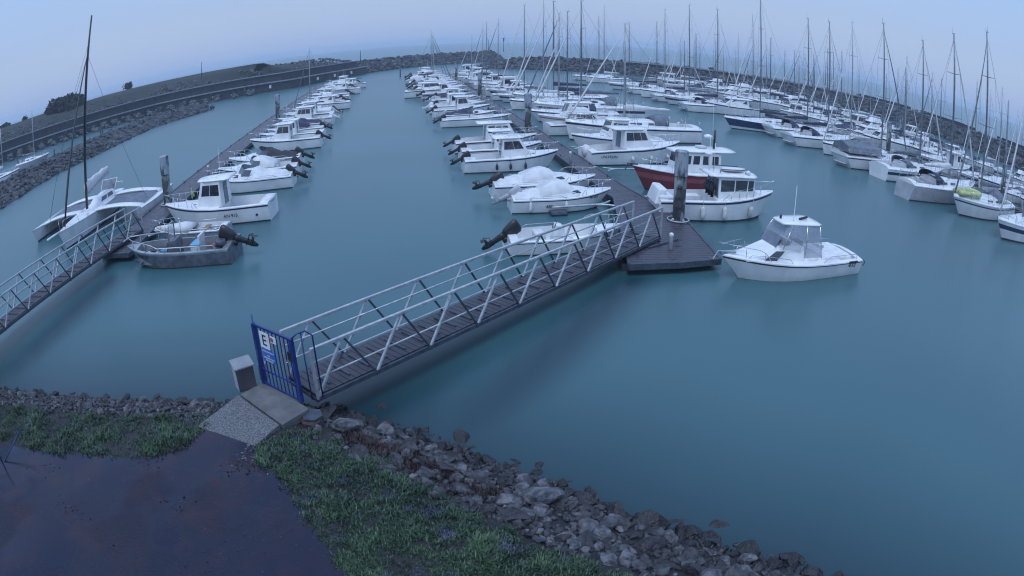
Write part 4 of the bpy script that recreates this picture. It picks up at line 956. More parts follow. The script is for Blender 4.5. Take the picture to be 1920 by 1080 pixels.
# slope and hill behind it
hp = along(QP, 6); rings = []
for i, (x, y, tx, ty) in enumerate(hp):
    nx, ny = -ty, tx; row = []
    f = min(1, max(0, (len(hp)-1-i)/6)); fl = 1+.0*i
    for d, z in ((5.6, 4.1), (9, 5.0), (16, 6.4), (26, 7.4*fl), (40, 7.2), (60, 3), (80, -2)):
        z2 = 4.1+(z-4.1)*f if z > 4 else z
        d2 = 5.6+(d-5.6)*(.16 if y > 146 else (.6 if y > 140 else 1)); row.append(Vector((x+nx*d2, y+ny*d2, z2-(.9 if d in (16, 26) and y > 150 else 0)+(.55*noise.noise(Vector((x*.06, y*.06, d*.05)))*(1 if d > 6 else 0)))))
    rings.append(row)
m = MB(); m.loft(rings, closed=False, cap=False); o = m.build('hill', hillm, None, True); tag(o, 'low scrub covered hill behind the quay', kind='structure')
# rocks on that slope
items = []; r_ = random.Random(12)
for k in range(2600):
    x, y, tx, ty = r_.choice(qa[8:]); t = r_.uniform(-2.5, 2.5); d = 5.8+10*r_.random()**1.2; nx, ny = -ty, tx
    items.append((r_.randrange(6), TRS(x+tx*t+nx*d, y+ty*t+ny*d, 4.2+(d-5.6)*.2, r_.uniform(.5, 1.3), r_=r_), r_.choice((0, 0, 1))))
o = joined('slope_rocks', RA, items, RL); tag(o, 'rubble stones on the slope above the quay', kind='stuff')
# spit between the inner basin and the harbour
SP = [(-47, 22), (-50, 40), (-54.5, 56), (-56, 69), (-60.5, 92), (-58, 106), (-57, 110)]
root, q, ox, oy = mound('rock_spit', SP, 11, 1.7, '', RA, 1, nrock=1500, rs=(.35, 1.0), seed=7, two=True, flat=1.5); tag(root, 'low rocky spit dividing the inner basin from the marina', 'rock spit')
sp2 = [(-150, 64), (-106, 91.5), (-93.5, 112), (-83, 129), (-70, 137.5), (-62, 141)]
items = []
for k in range(900):
    x, y, tx, ty = r_.choice(along(sp2, 3)); d = r_.uniform(-4.5, 1.0); nx, ny = -ty, tx; items.append((r_.randrange(6), TRS(x+nx*d+r_.uniform(-1, 1), y+ny*d, .1+(d+4.5)*.2, r_.uniform(.5, 1.4), r_=r_), r_.choice((0, 1, 1))))
o = joined('foreshore_rocks', RA, items, RL); tag(o, 'rocky foreshore at the foot of the quay wall', kind='stuff')

# vegetation on the hill
def bush(x, y, z, wd, ht, label, seed, name='bush', cat='bush', nleaf=2600, leaf=.35):
    root = empty(name, (x, y, z)); r_ = random.Random(seed); V = []; F = []
    blobs = [(r_.gauss(0, wd*.13), r_.gauss(0, wd*.13), ht*(.28+.30*r_.random()), r_.uniform(.26, .40)*wd*.8) for k in range(14)]
    for k in range(nleaf):
        b = r_.choice(blobs); d = Vector((r_.gauss(0, 1), r_.gauss(0, 1), r_.gauss(0, 1))).normalized()*b[3]*r_.uniform(.6, 1.05); p = Vector((b[0]+d.x, b[1]+d.y, max(.05, b[2]+d.z*ht/wd*1.1)))
        a = Vector((r_.gauss(0, 1), r_.gauss(0, 1), r_.gauss(0, 1))).normalized(); c = a.cross(Vector((r_.gauss(0, 1), r_.gauss(0, 1), r_.gauss(0, 1)))).normalized(); s = leaf*r_.uniform(.6, 1.4); o_ = len(V)
        V += [p-a*s, p+c*s*.6, p+a*s, p-c*s*.6]; F.append((o_, o_+1, o_+2, o_+3))
    me = bpy.data.meshes.new('crown'); me.from_pydata([tuple(v) for v in V], [], F); me.materials.append(foliage); o = bpy.data.objects.new('crown', me); COL.objects.link(o); o.parent = root
    m = MB()
    for k in range(4):
        b = blobs[k]; m.tube([(0, 0, -.4), (b[0]*.3, b[1]*.3, ht*.25), (b[0], b[1], b[2])], [wd*.03, wd*.02, wd*.008], 6)
    m.build('trunk', bark, root, True); return tag(root, label, cat)
bush(-113.5, 123, 2.2, 14.5, 10.0, 'large dark rounded bush on the hill behind the quay', 1, nleaf=9000, leaf=.55)
_p = W(10, 262, 4.0); bush(_p.x, _p.y, 1.6, 10, 8.0, 'dark bush at the left edge of the hill', 2, nleaf=6000, leaf=.5)
bush(-108, 150, 7.2, 4.2, 3.0, 'small windswept tree on the hill crest', 3, 'small_tree', 'tree', 500, .28)
bush(-138, 128, 6.6, 3.2, 2.4, 'small tree just left of the large dark bush', 4, 'small_tree', 'tree', 400, .26)
# poles and beacons
def lamp(x, y, z, h, label, name='lamp_post', head='arm', rz=0):
    root = empty(name, (x, y, z), rz); m = MB(); m.tube([(0, 0, -.5), (0, 0, h*.5), (0, 0, h)], [.14, .11, .07], 7); m.build('pole', galvd, root, True)
    m = MB()
    if head == 'arm': m.tube([(0, 0, h), (.3, 0, h+.12), (.9, 0, h+.15)], .05, 5); m.box((1.1, 0, h+.13), (.6, .25, .1))
    elif head == 'cage': m.box((0, 0, h-.6), (.5, .5, 1.2)); m.lathe([(.4, h), (.45, h+.1), (.15, h+.5)], 8)
    else: m.lathe([(.12, h-.05), (.2, h+.1), (.1, h+.3)], 8)
    m.build('head', rubber if head != 'cage' else galvd, root); return tag(root, label, {'arm': 'lamp post'}.get(head, 'beacon' if head == 'cage' else 'pole'))
p = W(378, 155, 5.0); lamp(-80, 148, 5, 5.6, 'tall thin pole on the slope above the quay', head='cap')
lamp(95, 62.5, 3.8, 6.0, 'lamp post on the breakwater wall behind the right hand yachts', head='arm', rz=R(150))
lamp(-3.4, 266, 4.2, 5.2, 'harbour entrance beacon at the tip of the far breakwater', 'beacon', 'cage')
lamp(-9.5, 262, 4.0, 5.0, 'thin pole beside the entrance beacon', 'mast_pole', 'cap')
lamp(-44.5, 186, 4.1, 3.4, 'short post at the outer end of the quay', 'signal_post', 'cap')
m = MB(); m.lathe([(.16, -1), (.16, 1.9), (.05, 2.1)], 8); o = m.build('channel_post', galvd, None, True, loc=(-27.4, 157, 0)); tag(o, 'thin channel post standing alone in the water near the harbour mouth', 'channel post')
for i, (px, py, hh, lb) in enumerate(((35, 318, 2.6, 'dark mooring post beside the small sailboat in the inner basin'), (189, 255, 1.6, 'left one of two short posts on the rocky spit'), (192.5, 254, 1.6, 'right one of two short posts on the rocky spit'), (103, 300, 1.4, 'short stake on the near end of the rocky spit'))):
    z = 0 if i == 0 else 1.2; p = W(px, py, z); m = MB(); m.lathe([(.13, -1), (.13, hh), (.03, hh+.1)], 8); o = m.build('mooring_post', galvd, None, True, loc=(p.x, p.y, z)); tag(o, lb, 'mooring post')
p = W(1848, 320, 0)
m = MB(); m.lathe([(.02, -.1), (.3, 0), (.36, .2), (.25, .45), (.02, .5)], 10); o = m.build('mooring_buoy', antif, None, True, loc=tuple(W(647, 158, 0))); tag(o, 'small dark mooring buoy near the end of the left pontoon', 'buoy')

# ------------------------------------------------------------------ boats seen close by
def hull_text(h, root, body, u, t, size, side, m=inkd, sx=1):
    p = h.pt(u, t, side, .012); p2 = h.pt(u+.05, t, side, .012); az = math.atan2(p2.y-p.y, p2.x-p.x); rz = az if side < 0 else az+math.pi
    a = h.pt(u, t-.12, side); b = h.pt(u, t+.12, side); tilt = math.atan2(abs(b.y-a.y), b.z-a.z)
    return text(body, size, p, (math.pi/2-tilt*-1*1.0 if False else math.pi/2+tilt, 0, rz), m, root, 'lettering', .003, sx)
# 1 white hardtop fishing boat, right of the landing stage
root = empty('fishing_boat', (11.25, 22.4, 0), R(193.5)); h = Hull(7.2, 2.5, (1.0, .70, .68), rake=.95, stern=.88, wl=.80)
tag(root, 'white fishing boat with clear curtains under its white hardtop, alone off the landing stage', 'motorboat')
h.mesh([white, white, blackp], root, 6); h.deck(root, [white, white2], (.04, .20), .42, inset=.22)
zd = .73
m, Q = house(.0, 2.75, 1.9, 1.15, zd-.05, zd+.64, 1.5, .0, .14, zd+.10); m.build('cabin', white, root, bevel=.04)
m = MB(); m.panel(Q['port'], .24, .46, .10, .66, .06); m.build('side_window', glass, root); m = MB(); m.panel(Q['star'], .54, .76, .10, .66, .06); m.build('side_window', glass, root)
m, Q = house(-3.0, .0, 1.9, 1.9, zd-.1, zd+.15, .0, .0, .06); m.build('aft_deck', white2, root, bevel=.05)
b4 = [(-1.05, -.88, zd+.12), (1.15, -.80, zd+.60), (1.15, .80, zd+.60), (-1.05, .88, zd+.12)]; t4 = [(-.88, -.70, zd+1.40), (.62, -.64, zd+1.48), (.62, .64, zd+1.48), (-.88, .70, zd+1.40)]
for nm, ix in (('side_curtain', (0, 1)), ('front_curtain', (1, 2)), ('side_curtain', (2, 3)), ('rear_curtain', (3, 0))):
    i, j = ix; q = [Vector(b4[i]), Vector(b4[j]), Vector(t4[j]), Vector(t4[i])]; m = MB(); m.panel(q, .01, .99, .01, .99, .006); m.build(nm, clearv, root)
for s_ in (-1, 1):
    for pa, pb in (((-1.05, s_*.88, zd+.1), (-.88, s_*.71, zd+1.4)), ((-.1, s_*.86, zd+.3), (-.15, s_*.69, zd+1.44)), ((1.16, s_*.81, zd+.58), (.63, s_*.65, zd+1.48))):
        m = MB(); m.tube([pa, pb], .024, 6); m.build('hardtop_post', steel, root, True)
m = MB(); m.tube([(-1.05, -.88, zd+.5), (-1.05, .88, zd+.5)], .018, 5); m.build('cross_rail', steel, root, True)
roof(-1.0, .95, 1.5, 1.25, zd+1.42, .06, .04, slope=.05, rnd_f=.6).build('hardtop', white, root, True)
m = MB(); q = (Vector((1.35, -.55, zd+.62)), Vector((1.35, .55, zd+.62)), Vector((1.05, .50, zd+1.0)), Vector((1.05, -.50, zd+1.0))); m.panel(q, 0, 1, 0, 1, .012); m.build('windscreen', glassg, root)
m = MB(); m.box((-.2, 0, zd+.42), (.45, .5, .5)); m.build('helm_seat', canvg, root, bevel=.1); m = MB(); m.tube([(.45, .25+.19*math.cos(t), zd+.75+.19*math.sin(t)) for t in [k*math.pi/7 for k in range(15)]], .016, 5); m.build('steering_wheel', blackp, root, True)
m = MB(); m.box((.75, .1, zd+.68), (.35, .9, .25)); m.build('dashboard', blackp, root, bevel=.05)
pole(root, .35, .3, zd+1.5, zd+3.0, .018)
m = MB(); m.tube([(-.1, .15, zd+1.58), (-.65, .0, zd+1.60)], .05, 8); m.build('searchlight', blackp, root, True)
m = MB(); m.tube([(.75, -.1, zd+1.54), (.75, -.1, zd+1.70)], .05, 6); m.build('light', blackp, root, True)
pulpit(h, root, .74, h=.42, stan=2); m = MB()
for s_ in (-1, 1): m.tube([h.pt(.60, 1, s_, -.1)+Vector((0, 0, .04)), h.pt(.62, 1, s_, -.1)+Vector((0, 0, .2)), h.pt(.84, 1, s_, -.1)+Vector((0, 0, .2)), h.pt(.86, 1, s_, -.1)+Vector((0, 0, .05))], .013, 5); m.tube([h.pt(.05, 1, s_, -.1)+Vector((0, 0, .04)), h.pt(.06, 1, s_, -.1)+Vector((0, 0, .28)), h.pt(.30, 1, s_, -.1)+Vector((0, 0, .28)), h.pt(.36, 1, s_, -.1)+Vector((0, 0, .05))], .013, 5)
m.build('side_rails', steel, root, True)
m = MB(); m.lathe([(.20, 0), (.20, .03), (.16, .03), (.16, .01)], 14, Matrix.Translation((-2.0, -.35, zd+.17))); m.build('deck_hatch', steel, root, True)
m = MB(); m.tube([h.pt(0, 1, 1)+Vector((-.05, 0, .05)), h.pt(0, 1, 1)+Vector((-.14, .02, -.1)), h.pt(0, .6, 1)+Vector((-.1, 0, 0))], .02, 5); m.tube([(-3.62, -.3, .7), (-3.85, -.3, .5), (-3.8, -.3, .15)], .03, 6); m.build('stern_ladder', blackp, root, True)
m = MB(); m.box((3.3, 0, 1.06), (.7, .16, .10)); m.tube([(3.0, .1, 1.08), (3.75, 0, 1.14), (3.95, 0, .85)], .035, 6); m.build('anchor', steel, root)
m = MB(); m.tube([h.pt(.14, .985, 1, .02), h.pt(.06, .985, 1, .02)], .045, 6); m.build('rubbing_block', blackp, root)
hull_text(h, root, '432', .10, .74, .28, 1, sx=1.3)
# 2 white boat with big dark wheelhouse windows, beside the marked pile
root = empty('wheelhouse_boat', (10.35, 30.35, 0), R(3)); h = Hull(6.7, 2.55, (1.45, 1.05, 1.0), rake=.8, stern=.9)
tag(root, 'white fishing boat with forward wheelhouse of dark upright windows, behind the pile with depth marks', 'motorboat')
h.mesh([antif, white, bluestr], root, 6); h.deck(root, [white, white2], (.06, .44), .4)
zd = 1.1; m, Q = house(-.25, 1.75, 1.85, 1.7, zd-.08, zd+1.15, -.12, .0, .06, zd+.1); m.build('wheelhouse', white, root, bevel=.04)
side_windows(Q, root, [(.05, .42), (.45, .78), (.81, .96)], .40, .88); front_windows(Q, root, 3, .38, .90)
for a in (.06, .36, .66): m = MB(); m.panel(Q['back'], a, a+.27, .10, .9, .012); m.build('rear_window', glassg, root)
m = MB(); m.hexa([(1.7, -.72, zd+.02), (2.6, -.42, zd+.08), (2.6, .42, zd+.08), (1.7, .72, zd+.02)], [(1.7, -.62, zd+.38), (2.2, -.36, zd+.32), (2.2, .36, zd+.32), (1.7, .62, zd+.38)]); m.build('foredeck_cabin', white2, root, bevel=.04)
roof(-.75, 2.05, 1.95, 1.85, zd+1.16, .07, .06, rnd_f=.15).build('wheelhouse_roof', white2, root, True)
for y_ in (-.5, .5): m = MB(); m.tube([(-.1, y_, zd+1.3), (-.05, y_, zd+1.48), (1.3, y_, zd+1.48), (1.4, y_, zd+1.28)], .022, 6); m.build('roof_rail', galvd, root, True)
m = MB(); m.loft([[Vector((x, w*math.cos(t), zd+1.42+.09*math.sin(t))) for t in [k*math.pi/5 for k in range(10)]] for x, w in ((.1, .1), (.3, .38), (1.1, .36), (1.5, .08))]); m.build('life_raft', canvw, root, True)
m = MB(); m.lathe([(.02, -.02), (.12, 0), (.12, .12), (.03, .17)], 10, Matrix.Translation((1.5, -.55, zd+1.33))); m.build('light', white, root, True)
m = MB(); m.tube([(-.45, .2, zd+1.25), (-.5, .2, zd+2.1)], .03, 6); m.tube([(-.45, -.5, zd+1.25), (-.45, -.5, zd+2.8)], .012, 4); m.tube([(-.3, .6, zd+1.25), (-.3, .6, zd+3.0)], .012, 4); m.build('aerials', white, root, True)
m = MB(); m.lathe([(.05, 0), (.22, .03), (.22, .13), (.05, .2)], 12, Matrix.Translation((-.5, .2, zd+2.05))); m.build('radar_dome', white, root, True)
for y_, c in ((-.45, canvd), (-.05, canvn), (.35, canvd)):
    m = MB(); m.tube([(-.42, y_, zd+.75), (-.5, y_, zd+.45), (-.45, y_, zd+.05)], [.08, .17, .1], 7); m.build('hanging_oilskin', c, root, True)
m = MB(); m.box((-3.0, 0, .95), (.75, 1.9, .55)); m.hexa([(-3.6, -.85, .75), (-3.3, -.85, .75), (-3.3, .85, .75), (-3.6, .85, .75)], [(-3.35, -.7, 1.55), (-2.9, -.7, 1.5), (-2.9, .7, 1.5), (-3.35, .7, 1.55)]); m.build('stern_locker', white, root, bevel=.08)
m = MB(); m.box((-1.3, .5, .75), (.9, .6, .5)); m.build('fish_box', canvw, root, bevel=.04); m = MB(); m.box((-1.0, -.7, .7), (.5, .4, .5)); m.build('fish_box', canvw, root, bevel=.04)
pulpit(h, root, .48, h=.5, stan=5, mid=False)
for k, u in enumerate((.32, .50, .76)):
    p = h.pt(u, .55, -1, .12); q = Matrix.Rotation(R(3), 4, 'Z') @ p
    fender((10.35+q.x, 30.35+q.y, .52), ('white fender hanging nearest the stern of the dark windowed fishing boat', 'white fender hanging amidships on the dark windowed fishing boat', 'white fender hanging at the bow of the dark windowed fishing boat')[k], .62, .12, lean=(.35 if k == 2 else 0))
# 3 red hulled boat
root = empty('fishing_boat', (10.25, 36.25, 0), R(195)); h = Hull(7.2, 2.6, (1.5, 1.05, 1.05), rake=.9)
tag(root, 'red hulled fishing boat with white upperworks and black funnel mast, bow toward the middle pontoon', 'motorboat')
h.mesh([antif, redh, redl], root, 4); h.deck(root, [white, white2], (.05, .32), .45)
zd = 1.15; m, Q = house(-2.0, .9, 1.9, 1.6, zd-.08, zd+1.2, .25, .0, .08, zd+.05); m.build('wheelhouse', white, root, bevel=.05)
side_windows(Q, root, [(.08, .24), (.32, .48), (.56, .72), (.78, .92)], .42, .84); front_windows(Q, root, 3, .4, .88)
roof(-3.1, 1.15, 1.95, 1.7, zd+1.21, .08, .07).build('wheelhouse_roof', white, root, True)
m = MB(); m.box((-1.0, .0, zd+1.43), (.6, .5, .14)); m.build('roof_hatch', offw, root, bevel=.03)
m = MB(); m.tube([(-1.9, .1, zd+1.3), (-1.95, .1, zd+2.5)], [.09, .06], 7); m.build('black_mast', blackp, root, True); m = MB(); m.lathe([(.05, 0), (.28, .03), (.28, .16), (.06, .24)], 14, Matrix.Translation((-1.45, .1, zd+2.0))); m.tube([(-1.92, .1, zd+1.98), (-1.4, .1, zd+2.0)], .03, 5); m.build('radar_dome', white, root, True)
pole(root, -1.9, -.1, zd+2.4, zd+4.2, .01); pulpit(h, root, .6, h=.45); m = MB(); m.tube([(3.3, .1, 1.55), (3.9, 0, 1.6), (4.05, 0, 1.2)], .045, 6); m.build('anchor', galvd, root)
# 4 wheelhouse cruiser with a name on its stern quarter
root, h = pilothouse((8.5, 43.9, 0), R(16), 7.5, 2.8, None, (.33, .66), 1.3, wins=3, fb=(1.5, 1.1, .95), roofover=.7, rf=.65); tag(root, 'big white wheelhouse cruiser with a name on its stern, stern to the middle pontoon', 'motorboat')
hull_text(h, root, 'LPATRON', .17, .62, .26, -1)
m = MB(); m.loft([[Vector((-3.7+a, w*math.cos(t), .85+w*.9*math.sin(t))) for t in [k*math.pi/6 for k in range(12)]] for a, w in ((-.2, .3), (0, .55), (.25, .45))]); m.build('outboard_cover', canvw, root, True)
for k, (u, lb) in enumerate(((.40, 'aft'), (.60, 'middle'), (.84, 'forward'))):
    q = Matrix.Rotation(R(16), 4, 'Z') @ h.pt(u, .4, -1, .1); o = fender((8.5+q.x, 43.9+q.y, .5), 'small round white fender, %s one of three on the big wheelhouse cruiser' % lb, .3, .12)
# 5 covered boat with a hull number
root, h = runabout((2.45, 31.15, 0), R(9), 5.1, 2.1, 'grey', canvw, canvw, cuddy=True, fb=(.98, .72, .68), windshield=False, tilt=66, msc=.95); tag(root, 'white motorboat under pale covers with a number on its hull, nearest the gangway end', 'motorboat')
hull_text(h, root, '485', .34, .5, .24, -1); hull_text(h, root, 'MN 825', .80, .80, .17, -1)
for k, u in enumerate((.16, .50)):
    q = Matrix.Rotation(R(9), 4, 'Z') @ h.pt(u, .5, -1, .1); fender((2.45+q.x, 31.15+q.y, .36), ('aft fender', 'midships fender')[k]+' on the covered motorboat with the hull number', .45, .09)
root, h = runabout((1.75, 34.0, 0), R(11), 5.7, 2.3, 'black', canvw, canvw, fb=(1.0, .78, .75), windshield=False, tilt=70, msc=1.05); tag(root, 'white motorboat with a tall peaked hood and big black outboard, behind the numbered covered boat', 'motorboat')
# 6 cabin boats further along the left side
root, h = pilothouse((-.05, 40.7, 0), R(10), 6.1, 2.45, 'black', (.38, .70), 1.2, wins=2, fb=(1.2, .88, .8), rf=.8, motors=1, roofover=.5); tag(root, 'white cabin boat with raked windscreen, nearest the covered boats on the middle pontoon', 'motorboat', 'white cabin boats on the middle pontoon')
for k, u in enumerate((.32, .46, .62)):
    q = Matrix.Rotation(R(10), 4, 'Z') @ h.pt(u, .5, -1, .08); fender((-.05+q.x, 40.7+q.y, .4), 'dark fender, %s of three on the near white cabin boat' % ('sternmost', 'middle one', 'foremost')[k], .34, .08, canvn)
root, h = pilothouse((-.75, 44.3, 0), R(11), 5.7, 2.35, 'black', (.40, .70), 1.15, wins=2, fb=(1.15, .85, .8), rf=.7, motors=1, roofover=.4); tag(root, 'smaller white cabin boat between the raked windscreen one and the long roofed one', 'motorboat', 'white cabin boats on the middle pontoon')
root, h = pilothouse((-1.2, 47.7, 0), R(11), 6.2, 2.4, 'black', (.36, .74), 1.2, wins=3, fb=(1.2, .9, .8), rf=.6, motors=1, roofover=.6); tag(root, 'white cabin boat with a long roof, third in the near group on the middle pontoon', 'motorboat', 'white cabin boats on the middle pontoon')
root, h = runabout((-3.4, 61.9, 0), R(12), 6.8, 2.4, 'black', None, None, cuddy=False, windshield=False, fb=(1.0, .8, .75)); tag(root, 'long low open white motorboat with a centre console, just beyond the water gap', 'motorboat')
# 7 open boat behind the gangway
root, h = runabout((2.2, 25.1, 0), R(11), 4.9, 2.0, 'black', None, None, cuddy=False, windshield=False, fb=(.85, .62, .6), tilt=58, msc=1.05); tag(root, 'open white motorboat with black outboard seen through the gangway rails', 'motorboat')

# 8 white round sterned cabin boat on the left pontoon
root, h = pilothouse((-15.9, 30.3, 0), R(187), 6.8, 2.6, None, (.40, .64), 1.4, wins=2, fb=(1.25, .95, .95), rf=.35, roofover=.5); tag(root, 'white cabin boat with oval roof and rounded stern, next to the aluminium workboat', 'motorboat')
hull_text(h, root, 'AN 915', .32, .55, .26, 1); m = MB(); m.lathe([(.07, -.01), (.07, .01)], 12, Matrix.Translation(h.pt(.10, .45, 1, .01)) @ Matrix.Rotation(R(90), 4, 'X')); m.build('exhaust_port', inkd, root)
m = MB(); m.loft([[Vector((-2.9+a, w*math.cos(t), .98+.12*math.sin(t))) for t in [k*math.pi/7 for k in range(14)]] for a, w in ((-.55, .5), (-.3, .95), (.0, 1.05))]); m.build('stern_seat', white2, root, True)
m = MB(); m.tube([(1.95, -.95, 1.15), (1.9, -.98, 1.75), (1.8, -.96, 1.3)], [.03, .09, .05], 6); m.build('rolled_flag', yellow, root, True)
# 9 little open boat with a pale bow cover
root, h = runabout((-16.1, 27.2, 0), R(189), 4.4, 1.8, None, None, None, cuddy=False, windshield=False, console=False, fb=(.75, .55, .5), hullmats=[antif, greyh, bluestr]); tag(root, 'small grey dinghy with a pale cover stretched over its bow', 'dinghy')
m = MB(); rings = []
for u in (.45, .55, .7, .85, .97): b = h.b(u); rings.append([Vector((h.x(u), -b, h.z(u)+.03)), Vector((h.x(u), 0, h.z(u)+.03+.35*(1-abs(u-.55)*1.6))), Vector((h.x(u), b, h.z(u)+.03))])
m.loft(rings); m.build('bow_cover', canvw, root, True); m = MB(); m.box((-.9, 0, .45), (.3, 1.4, .06)); m.build('thwart', teak, root)
# 10 aluminium workboat
dalu = pm('dull_aluminium', (.17, .19, .22), (.09, .10, .13), 3, .45, .3)
root = empty('workboat', (-15.0, 23.9, 0), R(187)); h = Hull(6.0, 2.3, (.95, .72, .72), rake=.75, stern=.95, full=3.2, wl=.88)
tag(root, 'grey aluminium workboat with centre console and raised black outboard, beside the left gangway', 'workboat')
h.mesh([antif, dalu, alu], root, 6); h.deck(root, [alu, dalu], (.05, .86), .2, inset=.16, coam=.02)
m = MB()
for s_ in (-1, 1): m.tube([h.pt(u, 1, s_, -.06)+Vector((0, 0, zz)) for u, zz in ((.10, .03), (.12, .22), (.62, .22), (.68, .36), (.90, .40), (.97, .42))], .03, 6); [m.tube([h.pt(u, 1, s_, -.06), h.pt(u, 1, s_, -.06)+Vector((0, 0, zz))], .02, 5) for u, zz in ((.25, .22), (.4, .22), (.55, .22), (.75, .38), (.9, .4))]
m.tube([(2.85, -.55, 1.35), (2.9, .55, 1.35)], .03, 6); m.build('gunwale_rail', alu, root, True)
m = MB(); m.hexa([(-.15, -.42, .2), (.55, -.42, .2), (.55, .42, .2), (-.15, .42, .2)], [(-.05, -.4, 1.15), (.45, -.4, 1.05), (.45, .4, 1.05), (-.05, .4, 1.15)]); m.build('console', dalu, root, bevel=.03)
m = MB(); m.tube([(.3, -.38, 1.0), (.25, -.36, 1.75), (.25, -.28, 1.85), (.25, .28, 1.85), (.25, .36, 1.75), (.3, .38, 1.0)], .035, 6); m.build('windscreen_frame', alu, root, True); m = MB(); m.box((.27, 0, 1.45), (.02, .62, .6)); m.build('windscreen', clearv, root)
m = MB(); m.box((-1.1, 0, .5), (.5, .9, .6)); m.box((-1.32, 0, .98), (.12, .8, .5)); m.build('helm_seat', canvw, root, bevel=.05); m = MB(); m.box((-1.1, 0, .83), (.54, .94, .07)); m.build('seat_cushion', ltblue, root, bevel=.02)
m = MB(); m.box((-2.2, .0, .45), (.5, 1.2, .4)); m.build('engine_well_box', blackp, root, bevel=.05)
m = MB(); m.lathe([(.26, 0), (.26, .25), (.22, .27)], 14, Matrix.Translation((-2.5, .55, .75))); m.build('net_drum', galvd, root, True)
m = MB()
for (x, y, r_) in ((1.6, .2, .2), (1.9, -.3, .17), (1.3, -.1, .15)): m.lathe([(r_*.6, .2), (r_, .3), (r_*.8, .48), (.03, .52)], 9, Matrix.Translation((x, y, 0)))
m.build('buoys', offw, root, True)
m = MB(); m.lathe([(.28, .22), (.28, .55), (.24, .55)], 14, Matrix.Translation((.35, .75, 0))); m.build('rope_basket', orange, root, True)
m = MB(); m.tube([(-.4, .3, .9), (-.4, .3, 2.0)], .025, 5); m.lathe([(.02, 0), (.07, .05), (.02, .12)], 8, Matrix.Translation((-.4, .3, 2.0))); m.build('light_pole', steel, root, True)
for (x, y, c_, nm) in ((.95, -.45, ltblue, 'plastic_crate'), (1.0, .4, blackp, 'plastic_crate'), (-1.75, -.65, orange, 'fuel_can'), (-.75, .7, blackp, 'plastic_crate')):
    m = MB(); m.box((x, y, .36), (.5 if 'crate' in nm else .28, .36, .3)); m.build(nm, c_, root, bevel=.03)
its = []
for k in range(60): its.append((rr.randrange(6), TRS(1.9+rr.gauss(0, .28), rr.gauss(0, .3), .25+rr.random()*.25, rr.uniform(.12, .3), .1), rr.choice((0, 1))))
joined('fishing_net', [canvd, canvn], its, RL, root)
m = MB(); m.tube([(-.6, -.9, .75), (-1.4, -.95, 1.15), (-2.9, -.85, .8)], .02, 5); m.tube(smooth_pts([(2.2, .3, .5), (1.5, -.2, .7), (.9, .3, .5), (.6, -.5, .6)], 4), .018, 4); m.build('loose_rope', ropem, root, True)
outboard(root, (-3.02, 0, .72), 1.18, 68, blackp); hull_text(h, root, 'LR 803 08', .80, .72, .22, 1)

# 11 trimaran
def slim(L_, B_, fb, loc, parent, name, mats, rake=.9, hd=0):
    h = Hull(L_, B_, fb, rake=rake, stern=.45, full=1.8, wl=.8); o = h.mesh(mats, parent, None, name); o.location = loc
    d = h.deck(o, [white, white2], None, inset=.03, camber=.05, coam=.0, name='deck'); return o, h
tri = empty('trimaran', (-26.9, 31.4, 0), R(285)); tag(tri, 'white racing trimaran with black mast and two outrigger hulls, behind the left gangway', 'sailing yacht')
mh_, h = slim(12, 1.9, (1.3, 1.1, 1.0), (0, 0, 0), tri, 'main_hull', [antif, white, white])
for s_, dx in ((1, -2.0), (-1, -2.0)):
    slim(8.8, .66, (.95, .75, .6), (dx, s_*4.45, 0), tri, 'outrigger', [bluestr, white, white], .7)
for x_ in (.6, -3.6):
    for s_ in (-1, 1):
        m = MB(); rings = []
        for k in range(9):
            u = k/8; y = s_*(.5+3.9*u); z = 1.12+.08*math.sin(math.pi*u)-.32*u**2; wx = .46*(1-.15*u)
            rings.append([Vector((x_+wx*math.cos(t)-.2*u, y, z+.12*math.sin(t))) for t in [q*math.pi/5 for q in range(10)]])
        m.loft(rings); m.build('cross_beam', white, tri, True)
for s_ in (-1, 1):
    m = MB(); m.add([(.3, s_*.75, 1.1), (.1, s_*4.2, .92), (-3.6, s_*4.2, .92), (-3.3, s_*.8, 1.1)], [(0, 1, 2, 3)]); o = m.build('trampoline_net', canvg, tri)
m, Q = house(-3.6, .2, 1.45, .9, 1.05, 1.6, 1.1, .15, .2); m.build('cabin', white, tri, bevel=.08); side_windows(Q, tri, [(.15, .45), (.5, .8)], .4, .85)
m = MB(); m.tube([(5.8, 0, 1.3), (7.6, 0, 1.4)], .07, 7); m.build('bowsprit', white, tri, True)
mb = Vector((.9, 0, 1.35)); mt = Vector((-1.4, 0, top_z((-27.0, 32.5), 182, 25)))
m = MB(); m.loft([[mb.lerp(mt, f)+Vector((.17*a*math.cos(t), .085*a*math.sin(t), 0)) for t in [q*math.pi/5 for q in range(10)]] for f, a in ((0, 1), (.7, .95), (1, .6))]); m.build('mast', blackm, tri, True)
m = MB(); bw = Vector((4.9, 0, 1.35)); m.tube([bw.lerp(mb.lerp(mt, .80), k/6) for k in range(7)], [.06, .085, .08, .07, .06, .05, .03], 6); m.build('furled_headsail', blackm, tri, True)
m = MB(); [m.tube([Vector((-.6, s_*4.4, .8)), mb.lerp(mt, .78)], .014, 3) for s_ in (-1, 1)]; m.tube([(7.5, 0, 1.4), mb.lerp(mt, .85)], .012, 3); m.build('rigging', wire, tri)
m = MB(); m.tube([(.7, 0, 2.2), (-3.7, .1, 2.75)], .09, 7); bo = m.build('boom', mastw, tri, True)
m = MB(); rings = []
for i in range(9):
    u = i/8; x = .65-4.4*u; hh = .75*(1-.45*u)+.06*math.sin(i*2.3); rings.append([Vector((x, .2*math.cos(t)*(1-.3*u), 2.25+.55*u+hh*.55+hh*.55*math.sin(t))) for t in [2*math.pi*k/9 for k in range(9)]])
